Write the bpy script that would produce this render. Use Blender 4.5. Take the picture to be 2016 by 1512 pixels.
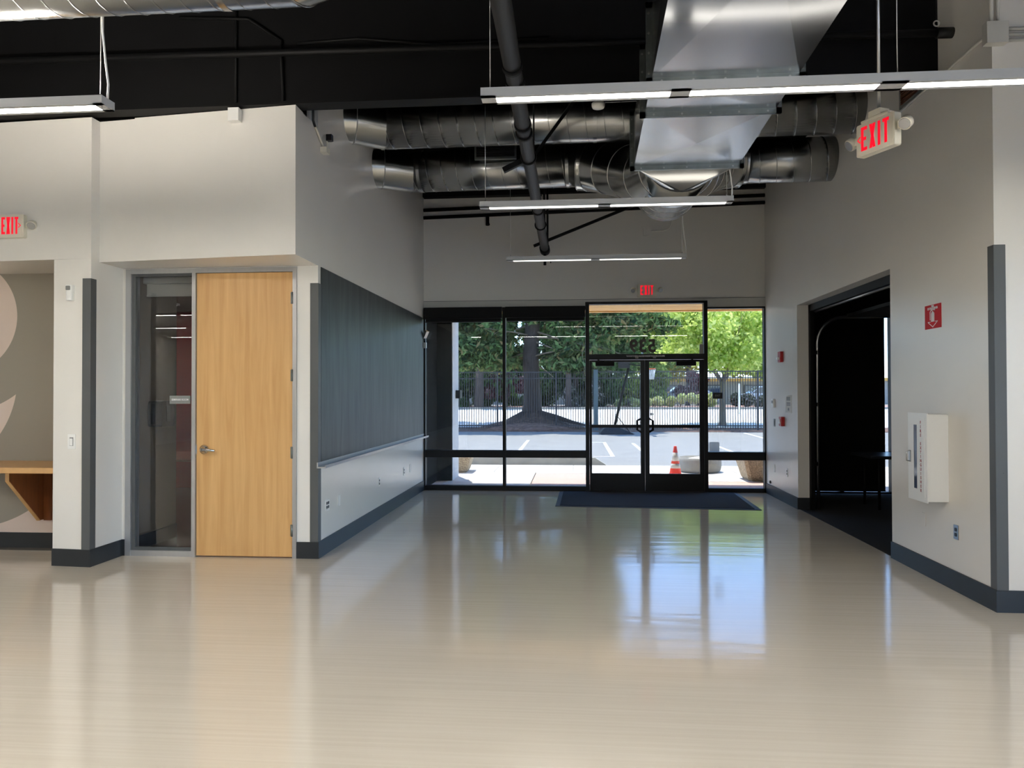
import bpy, bmesh, math, random
import numpy as np
from mathutils import Vector, Matrix

for o in list(bpy.data.objects):
    bpy.data.objects.remove(o, do_unlink=True)
SC = bpy.context.scene
COL = SC.collection
rnd = random.Random(7)
PI = math.pi

# ------------------------------------------------------------------ camera
H = 1.587                                   # eye height
YAW, PIT, ROLL, FPX = 0.08280, 0.01244, 0.00232, 1450.0
cd = bpy.data.cameras.new('camera'); cam = bpy.data.objects.new('camera', cd); COL.objects.link(cam)
c, s = math.cos(YAW), math.sin(YAW); cp, sp = math.cos(PIT), math.sin(PIT)
cr, sr = math.cos(ROLL), math.sin(ROLL)
right = Vector((c, s, 0)); fwd = Vector((-s*cp, c*cp, sp)); up = Vector((s*sp, -c*sp, cp))
R_, U_ = right*cr - up*sr, right*sr + up*cr
cam.matrix_world = Matrix(((R_.x, U_.x, -fwd.x, 0), (R_.y, U_.y, -fwd.y, 0), (R_.z, U_.z, -fwd.z, H), (0, 0, 0, 1)))
cd.sensor_width = 36.0; cd.lens = FPX/2016*36.0; cd.clip_start = 0.05; cd.clip_end = 500
SC.camera = cam

# ------------------------------------------------------------------ sky, sun, exposure
SUN_DIR = Vector((0.13, -0.30, -1.0)).normalized()          # way the sunlight travels
w = bpy.data.worlds.new('sky'); SC.world = w; w.use_nodes = True
wn = w.node_tree; wn.nodes.clear()
wo = wn.nodes.new('ShaderNodeOutputWorld'); wb = wn.nodes.new('ShaderNodeBackground')
sk = wn.nodes.new('ShaderNodeTexSky'); sk.sky_type = 'NISHITA'; sk.sun_disc = False
sk.sun_elevation = math.radians(72); sk.sun_rotation = math.radians(-23.4); sk.altitude = 50
sk.air_density = 0.6; sk.dust_density = 0.0; sk.ozone_density = 4.0
wb.inputs['Strength'].default_value = 0.42
wn.links.new(sk.outputs['Color'], wb.inputs['Color']); wn.links.new(wb.outputs['Background'], wo.inputs['Surface'])
sd = bpy.data.lights.new('sun', 'SUN'); sd.energy = 3.8; sd.angle = math.radians(0.6); sd.color = (1.0, 0.95, 0.87)
sun = bpy.data.objects.new('sun', sd); COL.objects.link(sun)
sun.rotation_euler = SUN_DIR.to_track_quat('-Z', 'Y').to_euler(); sun.location = (0, 20, 30)
vs = SC.view_settings; vs.view_transform = 'Standard'; vs.look = 'None'; vs.gamma = 1.0; vs.use_curve_mapping = False
vs.exposure = 2.25
LAMP_FRONT, LAMP_LEFT, LAMP_HALL, LAMP_BACK, LAMP_WING = 7.5, 20.0, 1.0, 45.0, 20.0  # back and wing values drive the added lamps out of view
UP_FRONT, UP_LEFT, UP_HALL = 1.0, 52.0, .45                              # upward glow added to the pendants to brighten upper walls            # emission of the pendant lenses

# ------------------------------------------------------------------ materials
def L(r, g, b):
    f = lambda v: (v/255/12.92) if v/255 <= .04045 else ((v/255+.055)/1.055)**2.4
    return (f(r), f(g), f(b), 1)
MATS = {}
def nt(name):
    m = bpy.data.materials.new(name); m.use_nodes = True; MATS[name] = m
    n = m.node_tree; b = n.nodes['Principled BSDF']
    return m, n, b
def mat(name, col, rough=.6, metal=0.0, var=0.0, vscale=4.0, stretch=(1, 1, 1), bump=0.0, bscale=60.0, bstretch=None,
        spec=.5, rvar=0.0, emit=None, estr=0.0, coat=0.0, col2=None, aniso=0):
    m, n, b = nt(name); N = n.nodes; K = n.links
    b.inputs['Base Color'].default_value = col; b.inputs['Roughness'].default_value = rough
    b.inputs['Metallic'].default_value = metal; b.inputs['Specular IOR Level'].default_value = spec
    b.inputs['Coat Weight'].default_value = coat
    if aniso: b.inputs['Anisotropic'].default_value = aniso
    if emit: b.inputs['Emission Color'].default_value = emit; b.inputs['Emission Strength'].default_value = estr
    def noise(scale, st, det=4):
        tc = N.new('ShaderNodeTexCoord'); mp = N.new('ShaderNodeMapping'); mp.inputs['Scale'].default_value = st
        nz = N.new('ShaderNodeTexNoise'); nz.inputs['Scale'].default_value = scale; nz.inputs['Detail'].default_value = det
        K.new(tc.outputs['Object'], mp.inputs['Vector']); K.new(mp.outputs['Vector'], nz.inputs['Vector']); return nz
    if var > 0 or col2:
        nz = noise(vscale, stretch); rp = N.new('ShaderNodeValToRGB')
        rp.color_ramp.elements[0].position = .3; rp.color_ramp.elements[1].position = .7
        a = [max(0, x*(1-var)) for x in col[:3]]+[1]; z = [min(1, x*(1+var)) for x in (col2 or col)[:3]]+[1]
        rp.color_ramp.elements[0].color = a; rp.color_ramp.elements[1].color = z
        K.new(nz.outputs['Fac'], rp.inputs['Fac']); K.new(rp.outputs['Color'], b.inputs['Base Color'])
        if rvar:
            mr = N.new('ShaderNodeMapRange'); mr.inputs['To Min'].default_value = max(0, rough-rvar); mr.inputs['To Max'].default_value = rough+rvar
            K.new(nz.outputs['Fac'], mr.inputs['Value']); K.new(mr.outputs['Result'], b.inputs['Roughness'])
    if bump > 0:
        bz = noise(bscale, bstretch or stretch, 3); bp = N.new('ShaderNodeBump'); bp.inputs['Strength'].default_value = bump
        bp.inputs['Distance'].default_value = .01
        K.new(bz.outputs['Fac'], bp.inputs['Height']); K.new(bp.outputs['Normal'], b.inputs['Normal'])
    return m
mat('wall_paint', L(226, 222, 214), .27, var=.015, vscale=1.2, bump=.05, bscale=220, spec=.45)
mat('soffit_paint', L(214, 209, 199), .6, var=.015, vscale=1.2)
mat('trim_paint', L(196, 194, 186), .45)
mat('mural_grey', L(150, 141, 127), .5, var=.02)
mat('black_deck', L(2, 2, 2), .95, var=.3, vscale=2, spec=.05)
mat('black_steel', L(7, 7, 8), .6, var=.2, vscale=3, spec=.2)
mat('black_pipe', L(14, 13, 13), .55, var=.25, vscale=8, bump=.1, bscale=90)
mat('rubber_base', L(38, 42, 45), .45, var=.12, vscale=3, spec=.4)
mat('guard_steel', L(84, 86, 86), .45, var=.05, vscale=2)
mat('alu', L(178, 178, 178), .38, metal=.65, var=.04, vscale=20, stretch=(1, 1, .05))
mat('bronze', L(11, 10, 9), .45, var=.15, vscale=6, spec=.3)
mat('maple_edge', L(206, 160, 104), .4, var=.06, vscale=12)
mat('brown_ply', L(118, 64, 26), .45, var=.15, vscale=5, stretch=(6, 6, .6))
mat('white_plastic', L(232, 231, 226), .4)
mat('cream_plastic', L(222, 216, 198), .42)
mat('grey_plastic', L(128, 128, 124), .5)
mat('black_plastic', L(16, 16, 17), .35)
mat('white_enamel', L(232, 234, 234), .3)
mat('chrome', L(200, 200, 200), .18, metal=1.0)
mat('steel', L(170, 170, 168), .32, metal=1.0)
mat('red_plastic', L(176, 24, 28), .35)
mat('red_paint', L(196, 8, 22), .55, spec=.3)
mat('number_taupe', L(74, 64, 60), .6)
mat('ink_red', L(150, 30, 40), .5)
mat('ink_black', L(20, 20, 20), .6)
mat('ink_grey', L(120, 120, 120), .6)
mat('print_white', L(235, 232, 232), .5)
mat('paper', L(214, 210, 200), .8)
mat('lamp_lens_clear', L(190, 190, 190), .15, metal=.6)
mat('exit_red', L(220, 12, 34), .4, emit=(1, .0, .02, 1), estr=.17)
mat('sheet_metal', L(184, 186, 188), .23, metal=1.0, var=.05, vscale=2, stretch=(1, .25, 1), rvar=.03, bump=.015, bscale=1.5, bstretch=(1, 1, 1))
mat('spiral_metal', L(172, 173, 172), .24, metal=1.0, var=.08, vscale=6, rvar=.06, bump=.03, bscale=3)
mat('gore_metal', L(196, 196, 192), .2, metal=1.0, var=.08, vscale=4, rvar=.05, bump=.05, bscale=4)
mat('flange_metal', L(128, 134, 132), .42, metal=1.0, var=.15, vscale=12)
mat('fixture_paint', L(188, 189, 189), .45)
mat('blind_fabric', L(11, 11, 12), .9)
mat('unlit_black', L(16, 16, 17), .8)  # the unlit room's shade is put into this near-black colour
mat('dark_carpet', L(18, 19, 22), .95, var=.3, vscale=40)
mat('dark_laminate', L(44, 48, 54), .28)
mat('mat_pile', L(24, 30, 42), .95, var=.35, vscale=160, bump=.5, bscale=260)
mat('mat_rubber', L(18, 19, 21), .6)
mat('interior_taupe', L(104, 93, 78), .6, var=.03)
mat('interior_red', L(176, 22, 18), .55, var=.05)
mat('table_reflect_pink', L(196, 120, 104), .25)  # reflection of the red wall put into the tabletop colour
mat('seminar_floor', L(96, 92, 86), .25, var=.1)
mat('concrete', L(226, 220, 210), .85, var=.06, vscale=2.5, bump=.15, bscale=60)
mat('aggregate', L(192, 156, 142), .9, col2=L(222, 198, 186), var=.12, vscale=55, bump=.4, bscale=70)
mat('exposed_aggregate', L(134, 116, 92), .9, col2=L(196, 178, 150), var=.15, vscale=45, bump=.6, bscale=50)
mat('wheelstop_concrete', L(186, 182, 166), .9, var=.10, vscale=6, bump=.3, bscale=40)
mat('grey_concrete', L(150, 148, 142), .9, var=.12, vscale=9, bump=.35, bscale=50)
mat('asphalt', L(150, 149, 146), .9, var=.07, vscale=1.4, bump=.3, bscale=80)
mat('road', L(238, 236, 234), .9, var=.04, vscale=1)
mat('stripe_paint', L(244, 244, 244), .7)
mat('bark_mulch', L(84, 62, 52), 1, col2=L(142, 112, 98), var=.3, vscale=7, bump=.8, bscale=14)
mat('pink_mulch', L(188, 150, 136), 1, var=.15, vscale=5, bump=.5, bscale=12)
mat('soil', L(70, 58, 48), 1, var=.3, vscale=6)
mat('stucco', L(196, 200, 204), .85, var=.04, vscale=2, bump=.2, bscale=90)
mat('stucco_grey', L(168, 164, 160), .9, var=.05)
mat('fence_paint', L(58, 58, 62), .5)
mat('bark', L(58, 50, 48), 1, col2=L(92, 82, 78), var=.25, vscale=7, stretch=(3, 3, .5), bump=1, bscale=12, bstretch=(3, 3, .4))
mat('pale_bark', L(140, 126, 108), .9, var=.2, vscale=6, stretch=(2, 2, .5), bump=.6, bscale=14)
mat('cone_orange', L(232, 62, 34), .5, var=.05)
mat('cone_band', L(206, 204, 198), .35)
mat('car_silver', L(206, 212, 222), .3, metal=.1)
mat('car_glass', L(60, 74, 100), .08)
mat('tyre', L(20, 20, 20), .7)
mat('rim_orange', L(226, 92, 40), .4)
mat('net_white', L(230, 230, 226), .8)
mat('backboard', L(96, 110, 116), .2)
mat('wood_soffit', L(226, 158, 66), .5, col2=L(250, 204, 122), var=.08, vscale=5, stretch=(.35, 5, 5))
mat('post_green', L(84, 102, 104), .5)

def wood_veneer():
    m, n, b = nt('maple_veneer'); N = n.nodes; K = n.links
    tc = N.new('ShaderNodeTexCoord'); mp = N.new('ShaderNodeMapping'); mp.inputs['Scale'].default_value = (9, 9, .55)
    nz = N.new('ShaderNodeTexNoise'); nz.inputs['Scale'].default_value = 2.2; nz.inputs['Detail'].default_value = 7; nz.inputs['Distortion'].default_value = .6
    mp2 = N.new('ShaderNodeMapping'); mp2.inputs['Scale'].default_value = (2.2, 2.2, .12)
    n2 = N.new('ShaderNodeTexNoise'); n2.inputs['Scale'].default_value = 3; n2.inputs['Detail'].default_value = 2
    r1 = N.new('ShaderNodeValToRGB'); r1.color_ramp.elements[0].color = L(206, 158, 98); r1.color_ramp.elements[1].color = L(222, 178, 118)
    r1.color_ramp.elements[0].position = .3; r1.color_ramp.elements[1].position = .72
    r2 = N.new('ShaderNodeValToRGB'); r2.color_ramp.elements[0].color = (.93, .91, .88, 1); r2.color_ramp.elements[1].color = (1, 1, 1, 1)
    r2.color_ramp.elements[0].position = .35; r2.color_ramp.elements[1].position = .65
    mx = N.new('ShaderNodeMix'); mx.data_type = 'RGBA'; mx.blend_type = 'MULTIPLY'; mx.inputs[0].default_value = 1
    K.new(tc.outputs['Object'], mp.inputs['Vector']); K.new(mp.outputs['Vector'], nz.inputs['Vector'])
    K.new(tc.outputs['Object'], mp2.inputs['Vector']); K.new(mp2.outputs['Vector'], n2.inputs['Vector'])
    K.new(nz.outputs['Fac'], r1.inputs['Fac']); K.new(n2.outputs['Fac'], r2.inputs['Fac'])
    K.new(r1.outputs['Color'], mx.inputs[6]); K.new(r2.outputs['Color'], mx.inputs[7]); K.new(mx.outputs[2], b.inputs['Base Color'])
    b.inputs['Roughness'].default_value = .36
wood_veneer()

def floor_mat():
    m, n, b = nt('floor_epoxy'); N = n.nodes; K = n.links
    tc = N.new('ShaderNodeTexCoord')
    def nz(scale, st, det, dist=0):
        mp = N.new('ShaderNodeMapping'); mp.inputs['Scale'].default_value = st
        z = N.new('ShaderNodeTexNoise'); z.inputs['Scale'].default_value = scale; z.inputs['Detail'].default_value = det; z.inputs['Distortion'].default_value = dist
        K.new(tc.outputs['Object'], mp.inputs['Vector']); K.new(mp.outputs['Vector'], z.inputs['Vector']); return z
    streak = nz(3.0, (.22, 13, 1), 6); patch = nz(.55, (1, 1, 1), 2)
    r = N.new('ShaderNodeValToRGB'); r.color_ramp.elements[0].color = L(207, 199, 184); r.color_ramp.elements[1].color = L(214, 207, 193)
    r.color_ramp.elements[0].position = .32; r.color_ramp.elements[1].position = .68
    K.new(streak.outputs['Fac'], r.inputs['Fac'])
    r2 = N.new('ShaderNodeValToRGB'); r2.color_ramp.elements[0].color = (.93, .93, .93, 1); r2.color_ramp.elements[1].color = (1, 1, 1, 1)
    r2.color_ramp.elements[0].position = .3; r2.color_ramp.elements[1].position = .7; K.new(patch.outputs['Fac'], r2.inputs['Fac'])
    mx = N.new('ShaderNodeMix'); mx.data_type = 'RGBA'; mx.blend_type = 'MULTIPLY'; mx.inputs[0].default_value = 1
    K.new(r.outputs['Color'], mx.inputs[6]); K.new(r2.outputs['Color'], mx.inputs[7]); K.new(mx.outputs[2], b.inputs['Base Color'])
    rr = N.new('ShaderNodeMapRange'); rr.inputs['To Min'].default_value = .05; rr.inputs['To Max'].default_value = .15
    K.new(streak.outputs['Fac'], rr.inputs['Value']); K.new(rr.outputs['Result'], b.inputs['Roughness'])
    wave = nz(1.4, (.5, 3.2, 1), 3, .3); bp = N.new('ShaderNodeBump'); bp.inputs['Strength'].default_value = .22; bp.inputs['Distance'].default_value = .01
    K.new(wave.outputs['Fac'], bp.inputs['Height']); K.new(bp.outputs['Normal'], b.inputs['Normal'])
    b.inputs['Specular IOR Level'].default_value = .95
floor_mat()

def chalk_mat():
    m, n, b = nt('chalkboard'); N = n.nodes; K = n.links
    tc = N.new('ShaderNodeTexCoord'); mp = N.new('ShaderNodeMapping'); mp.inputs['Scale'].default_value = (4, 4, .5)
    z = N.new('ShaderNodeTexNoise'); z.inputs['Scale'].default_value = 2.0; z.inputs['Detail'].default_value = 5; z.inputs['Distortion'].default_value = .7
    r = N.new('ShaderNodeValToRGB'); r.color_ramp.elements[0].color = L(26, 30, 29); r.color_ramp.elements[1].color = L(62, 68, 66)
    r.color_ramp.elements[0].position = .35; r.color_ramp.elements[1].position = .75
    K.new(tc.outputs['Object'], mp.inputs['Vector']); K.new(mp.outputs['Vector'], z.inputs['Vector']); K.new(z.outputs['Fac'], r.inputs['Fac'])
    K.new(r.outputs['Color'], b.inputs['Base Color']); b.inputs['Roughness'].default_value = .42
chalk_mat()

def mural_mat():
    m, n, b = nt('mural'); N = n.nodes; K = n.links      # painted circles, object space = world space
    tc = N.new('ShaderNodeTexCoord'); sx = N.new('ShaderNodeSeparateXYZ'); K.new(tc.outputs['Object'], sx.inputs[0])
    def M(op, a, bb=None):
        q = N.new('ShaderNodeMath'); q.operation = op
        for i, v in enumerate((a, bb)):
            if v is None: continue
            if isinstance(v, (int, float)): q.inputs[i].default_value = v
            else: K.new(v, q.inputs[i])
        return q.outputs[0]
    def inside(cx, cz, rad, ax=1.0):
        dx = M('DIVIDE', M('SUBTRACT', sx.outputs[0], cx), ax); dz = M('SUBTRACT', sx.outputs[2], cz)
        return M('LESS_THAN', M('SQRT', M('ADD', M('MULTIPLY', dx, dx), M('MULTIPLY', dz, dz))), rad)
    k = 0.00517; X = lambda u: -5.962+u*k; Z = lambda v: 1.587+(772-v)*k
    a = inside(X(-75), Z(615), 114*k)
    ring = inside(X(-75), Z(615), 193*k)
    lobe = inside(X(-150), Z(740), 190*k)
    low = M('MULTIPLY', M('SUBTRACT', 1.0, inside(X(-60), Z(800), 240*k)), M('LESS_THAN', sx.outputs[2], Z(900)))
    bsh = M('MULTIPLY', lobe, M('SUBTRACT', 1.0, ring))
    beige = M('MINIMUM', 1.0, M('ADD', M('ADD', a, bsh), low))
    mx = N.new('ShaderNodeMix'); mx.data_type = 'RGBA'; mx.inputs[6].default_value = L(152, 144, 130); mx.inputs[7].default_value = L(222, 202, 188)
    K.new(beige, mx.inputs[0]); K.new(mx.outputs[2], b.inputs['Base Color']); b.inputs['Roughness'].default_value = .5
mural_mat()

def glass_mat(name, tint, refl=.96):
    m = bpy.data.materials.new(name); m.use_nodes = True; MATS[name] = m
    n = m.node_tree; N = n.nodes; K = n.links; N.clear()
    out = N.new('ShaderNodeOutputMaterial'); mx = N.new('ShaderNodeMixShader'); tr = N.new('ShaderNodeBsdfTransparent'); gl = N.new('ShaderNodeBsdfGlossy')
    tr.inputs['Color'].default_value = tint; gl.inputs['Roughness'].default_value = .0; gl.inputs['Color'].default_value = (refl,)*3+(1,)
    ge = N.new('ShaderNodeNewGeometry'); dt = N.new('ShaderNodeVectorMath'); dt.operation = 'DOT_PRODUCT'
    K.new(ge.outputs['Normal'], dt.inputs[0]); K.new(ge.outputs['Incoming'], dt.inputs[1])
    def M(op, a, v=None, v2=None):
        q = N.new('ShaderNodeMath'); q.operation = op; K.new(a, q.inputs[0])
        if v is not None: q.inputs[1].default_value = v
        if v2 is not None: q.inputs[2].default_value = v2
        return q.outputs[0]
    ab = M('ABSOLUTE', dt.outputs['Value']); inv = M('MULTIPLY_ADD', ab, -1.0, 1.0); p5 = M('POWER', inv, 5.0); fr = M('MULTIPLY_ADD', p5, .96, .04)
    K.new(fr, mx.inputs[0]); K.new(tr.outputs[0], mx.inputs[1]); K.new(gl.outputs[0], mx.inputs[2]); K.new(mx.outputs[0], out.inputs['Surface'])
glass_mat('glass', (.555, .565, .555, 1)); glass_mat('glass_clear', (.97, .97, .97, 1))

def leaf_mat(name, c1, c2, trans=.5, c3=None):
    m = bpy.data.materials.new(name); m.use_nodes = True; MATS[name] = m
    n = m.node_tree; N = n.nodes; K = n.links; N.clear()
    out = N.new('ShaderNodeOutputMaterial'); mx = N.new('ShaderNodeMixShader'); d = N.new('ShaderNodeBsdfDiffuse'); t = N.new('ShaderNodeBsdfTranslucent')
    ge = N.new('ShaderNodeNewGeometry'); r = N.new('ShaderNodeValToRGB'); r.color_ramp.elements[0].color = c1; r.color_ramp.elements[1].color = c2
    if c3: e = r.color_ramp.elements.new(.85); e.color = c3; r.color_ramp.elements[-1].position = 1.0; r.color_ramp.elements[-1].color = c3; r.color_ramp.elements[1].position = .8; r.color_ramp.elements[1].color = c2
    K.new(ge.outputs['Random Per Island'], r.inputs['Fac']); K.new(r.outputs['Color'], d.inputs['Color']); K.new(r.outputs['Color'], t.inputs['Color'])
    mx.inputs[0].default_value = trans; K.new(d.outputs[0], mx.inputs[1]); K.new(t.outputs[0], mx.inputs[2]); K.new(mx.outputs[0], out.inputs['Surface'])
leaf_mat('leaf_bright', L(150, 182, 70), L(248, 252, 164), .6)
leaf_mat('leaf_mid', L(90, 132, 66), L(206, 226, 136), .55)
leaf_mat('leaf_pine', L(34, 60, 42), L(140, 172, 108), .38, L(176, 146, 100))  # wide leaf tone range imitates sunlit clumps and shaded gaps
leaf_mat('leaf_dark', L(48, 84, 52), L(104, 138, 82), .45)
leaf_mat('leaf_shrub', L(160, 180, 96), L(236, 238, 180), .5, L(252, 250, 240))
leaf_mat('leaf_purple', L(76, 40, 52), L(124, 82, 92), .4, L(206, 178, 186))
leaf_mat('leaf_flower', L(58, 84, 56), L(120, 120, 110), .4, L(246, 240, 244))
leaf_mat('leaf_yellow', L(170, 170, 60), L(226, 206, 96), .5)

def lens_mat(name, strength):
    m = bpy.data.materials.new(name); m.use_nodes = True; MATS[name] = m
    n = m.node_tree; n.nodes.clear(); o = n.nodes.new('ShaderNodeOutputMaterial'); e = n.nodes.new('ShaderNodeEmission')
    e.inputs['Color'].default_value = (1, .94, .85, 1); e.inputs['Strength'].default_value = strength; n.links.new(e.outputs[0], o.inputs['Surface'])
lens_mat('lens_front', LAMP_FRONT); lens_mat('lens_hall', LAMP_HALL); lens_mat('lens_right', 4.0); lens_mat('lens_right_up', .8); lens_mat('lens_front_up', UP_FRONT); lens_mat('lens_hall_up', UP_HALL); lens_mat('lens_back_up', 6.0); lens_mat('lens_wing', LAMP_WING); lens_mat('lens_wing_up', 12.0); lens_mat('lens_left', LAMP_LEFT); lens_mat('lens_left_up', UP_LEFT); lens_mat('lens_back', LAMP_BACK); lens_mat('lens_seminar', .85)

# ------------------------------------------------------------------ builders
WL = {}
class MB:
    """collects boxes, prisms, tubes ... and links them as one mesh object"""
    def __init__(self): self.v = []; self.f = []; self.smooth = []
    def add(self, vs, fs, sm=False):
        k = len(self.v); self.v += [tuple(p) for p in vs]
        for f in fs: self.f.append([i+k for i in f]); self.smooth.append(sm)
        return self
    def box(self, x0, x1, y0, y1, z0, z1):
        x0, x1 = sorted((x0, x1)); y0, y1 = sorted((y0, y1)); z0, z1 = sorted((z0, z1))
        v = [(x0, y0, z0), (x1, y0, z0), (x1, y1, z0), (x0, y1, z0), (x0, y0, z1), (x1, y0, z1), (x1, y1, z1), (x0, y1, z1)]
        return self.add(v, [(0, 3, 2, 1), (4, 5, 6, 7), (0, 1, 5, 4), (1, 2, 6, 5), (2, 3, 7, 6), (3, 0, 4, 7)])
    def bbox(self, x0, x1, y0, y1, z0, z1, r=.004, axis='y'):
        """box with its four edges along one axis rounded"""
        x0, x1 = sorted((x0, x1)); y0, y1 = sorted((y0, y1)); z0, z1 = sorted((z0, z1))
        def rr(a0, a1, b0, b1):
            p = []
            for cx, cy, st in ((a1-r, b1-r, 0), (a0+r, b1-r, 90), (a0+r, b0+r, 180), (a1-r, b0+r, 270)):
                for k in range(4):
                    a = math.radians(st+30*k); p.append((cx+r*math.cos(a), cy+r*math.sin(a)))
            return p
        if axis == 'y': return self.prism([(a, b) for a, b in rr(x0, x1, z0, z1)], y0, y1, 'y')
        if axis == 'x': return self.prism([(a, b) for a, b in rr(y0, y1, z0, z1)], x0, x1, 'x')
        return self.prism([(a, b) for a, b in rr(x0, x1, y0, y1)], z0, z1, 'z')
    def prism(self, poly, a, b, axis='y', sm=False):
        """poly of 2D points swept from a to b along an axis (y: xz points, x: yz points, z: xy points)"""
        n = len(poly)
        P = {'y': lambda p, t: (p[0], t, p[1]), 'x': lambda p, t: (t, p[0], p[1]), 'z': lambda p, t: (p[0], p[1], t)}[axis]
        v = [P(p, a) for p in poly]+[P(p, b) for p in poly]
        self.add(v, [tuple(range(n))[::-1], tuple(range(n, 2*n))]); k = len(self.v)-2*n
        for i in range(n):
            j = (i+1) % n; self.f.append([k+i, k+j, k+n+j, k+n+i]); self.smooth.append(sm)
        return self
    def tube(self, pts, r, n=12, caps=True, sm=True):
        pts = [Vector(p) for p in pts]; rs = r if isinstance(r, (list, tuple)) else [r]*len(pts)
        v = []; fs = []; ref = None
        for i, p in enumerate(pts):
            t = (pts[min(i+1, len(pts)-1)]-pts[max(i-1, 0)]).normalized()
            if ref is None:
                ref = Vector((0, 0, 1)) if abs(t.z) < .9 else Vector((1, 0, 0))
            x = (ref-t*ref.dot(t)).normalized(); y = t.cross(x); ref = x
            for k in range(n):
                a = 2*PI*k/n; v.append(p+(x*math.cos(a)+y*math.sin(a))*rs[i])
        for i in range(len(pts)-1):
            for k in range(n):
                k2 = (k+1) % n; fs.append((i*n+k, i*n+k2, (i+1)*n+k2, (i+1)*n+k))
        self.add(v, fs, sm)
        if caps:
            b = len(self.v)-len(v); e = b+(len(pts)-1)*n
            self.f.append([b+k for k in range(n)][::-1]); self.smooth.append(False)
            self.f.append([e+k for k in range(n)]); self.smooth.append(False)
        return self
    def bar(self, p0, p1, w, h):
        p0, p1 = Vector(p0), Vector(p1); t = (p1-p0).normalized(); u = Vector((0, 0, 1)) if abs(t.z) < .95 else Vector((1, 0, 0))
        x = t.cross(u).normalized()*w/2; y = x.cross(t).normalized()*h/2
        v = [p0-x-y, p0+x-y, p0+x+y, p0-x+y, p1-x-y, p1+x-y, p1+x+y, p1-x+y]
        return self.add(v, [(3, 2, 1, 0), (4, 5, 6, 7), (0, 1, 5, 4), (1, 2, 6, 5), (2, 3, 7, 6), (3, 0, 4, 7)])
    def lathe(self, prof, cx, cy, n=24, sm=True, axis='z', cz=0):
        v = []; m = len(prof)
        for r, t in prof:
            for k in range(n):
                a = 2*PI*k/n; p = (r*math.cos(a), r*math.sin(a))
                v.append({'z': (cx+p[0], cy+p[1], t), 'y': (cx+p[0], t, cz+p[1]), 'x': (t, cy+p[0], cz+p[1])}[axis])
        fs = [(i*n+k, i*n+(k+1) % n, (i+1)*n+(k+1) % n, (i+1)*n+k) for i in range(m-1) for k in range(n)]
        self.add(v, fs, sm); b = len(self.v)-len(v)
        self.f.append([b+k for k in range(n)][::-1]); self.smooth.append(False)
        self.f.append([b+(m-1)*n+k for k in range(n)]); self.smooth.append(False)
        return self
    def mesh(self, name, off=(0, 0, 0)):
        me = bpy.data.meshes.new(name); o = off
        me.from_pydata([(x-o[0], y-o[1], z-o[2]) for x, y, z in self.v], [], self.f)
        me.polygons.foreach_set('use_smooth', self.smooth)
        bm = bmesh.new(); bm.from_mesh(me); bmesh.ops.recalc_face_normals(bm, faces=bm.faces); bm.to_mesh(me); bm.free()
        return me
    def build(self, name, m, parent=None, **tags):
        off = WL.get(parent.name, (0, 0, 0)) if parent else tags.pop('off', (0, 0, 0))
        me = self.mesh(name, off); return link(name, me, m, parent, off, **tags)
def link(name, me, m, parent=None, off=(0, 0, 0), label=None, cat=None, group=None, kind=None):
    o = bpy.data.objects.new(name, me); COL.objects.link(o)
    if m: me.materials.append(MATS[m])
    if parent: o.parent = parent
    else: o.location = off
    WL[o.name] = off
    tag(o, label, cat, group, kind); return o
def tag(o, label=None, cat=None, group=None, kind=None):
    if label: o['label'] = label
    if cat: o['category'] = cat
    if group: o['group'] = group
    if kind: o['kind'] = kind
    return o
def thing(name, label, cat, loc, group=None):
    o = bpy.data.objects.new(name, None); COL.objects.link(o); o.location = loc; o.empty_display_size = .1
    WL[o.name] = tuple(loc); return tag(o, label, cat, group)
def struct(name, loc=(0, 0, 0)):
    o = bpy.data.objects.new(name, None); COL.objects.link(o); o.location = loc; WL[o.name] = tuple(loc); o['kind'] = 'structure'; o.empty_display_size = .1; return o
def copy_tree(o, parent=None):
    q = o.copy(); COL.objects.link(q)
    if parent: q.parent = parent
    for ch in list(o.children): copy_tree(ch, q)
    return q
_dg = None
def text_mesh(body, size, extrude=.001, bold=0.0, align='CENTER', spacing=1.0):
    cu = bpy.data.curves.new('lettering', 'FONT'); cu.body = body; cu.size = size; cu.extrude = extrude; cu.offset = bold
    cu.align_x = align; cu.align_y = 'CENTER'; cu.space_character = spacing; cu.resolution_u = 3
    o = bpy.data.objects.new('lettering', cu); COL.objects.link(o)
    dg = bpy.context.evaluated_depsgraph_get(); me = bpy.data.meshes.new_from_object(o.evaluated_get(dg))
    bpy.data.objects.remove(o); bpy.data.curves.remove(cu); me.materials.clear(); return me
def place_text(name, me, m, parent, origin, xdir, updir, mirror=False, sx=1.0, **t):
    """lays text flat in the plane of xdir/updir at a world origin"""
    x = Vector(xdir).normalized(); u = Vector(updir).normalized(); n = x.cross(u)
    if mirror: x = -x
    off = Vector(WL.get(parent.name, (0, 0, 0))) if parent else Vector((0, 0, 0))
    o0 = Vector(origin)-off
    for v in me.vertices:
        v.co = o0+x*v.co.x*sx+u*v.co.y+n*v.co.z
    return link(name, me, m, parent, **t)

XL, XR, YD, YF = -2.454, 3.045, 6.926, 11.988          # hall walls, seminar front, storefront
YC = 5.60                                              # right-hand front wall
WT = .15
# ================================================================== STRUCTURE
MB().box(-13, 6.15, -11, YF+.04, -.12, 0).build('floor', 'floor_epoxy', kind='structure')
MB().box(-13.1, 6.2, -11.1, 6.45, 5.6, 5.75).build('ceiling', 'black_deck', kind='structure')
MB().box(-2.7, 3.4, 6.45, YF+.2, 4.93, 5.1).build('ceiling_hall', 'black_deck', kind='structure')
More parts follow.
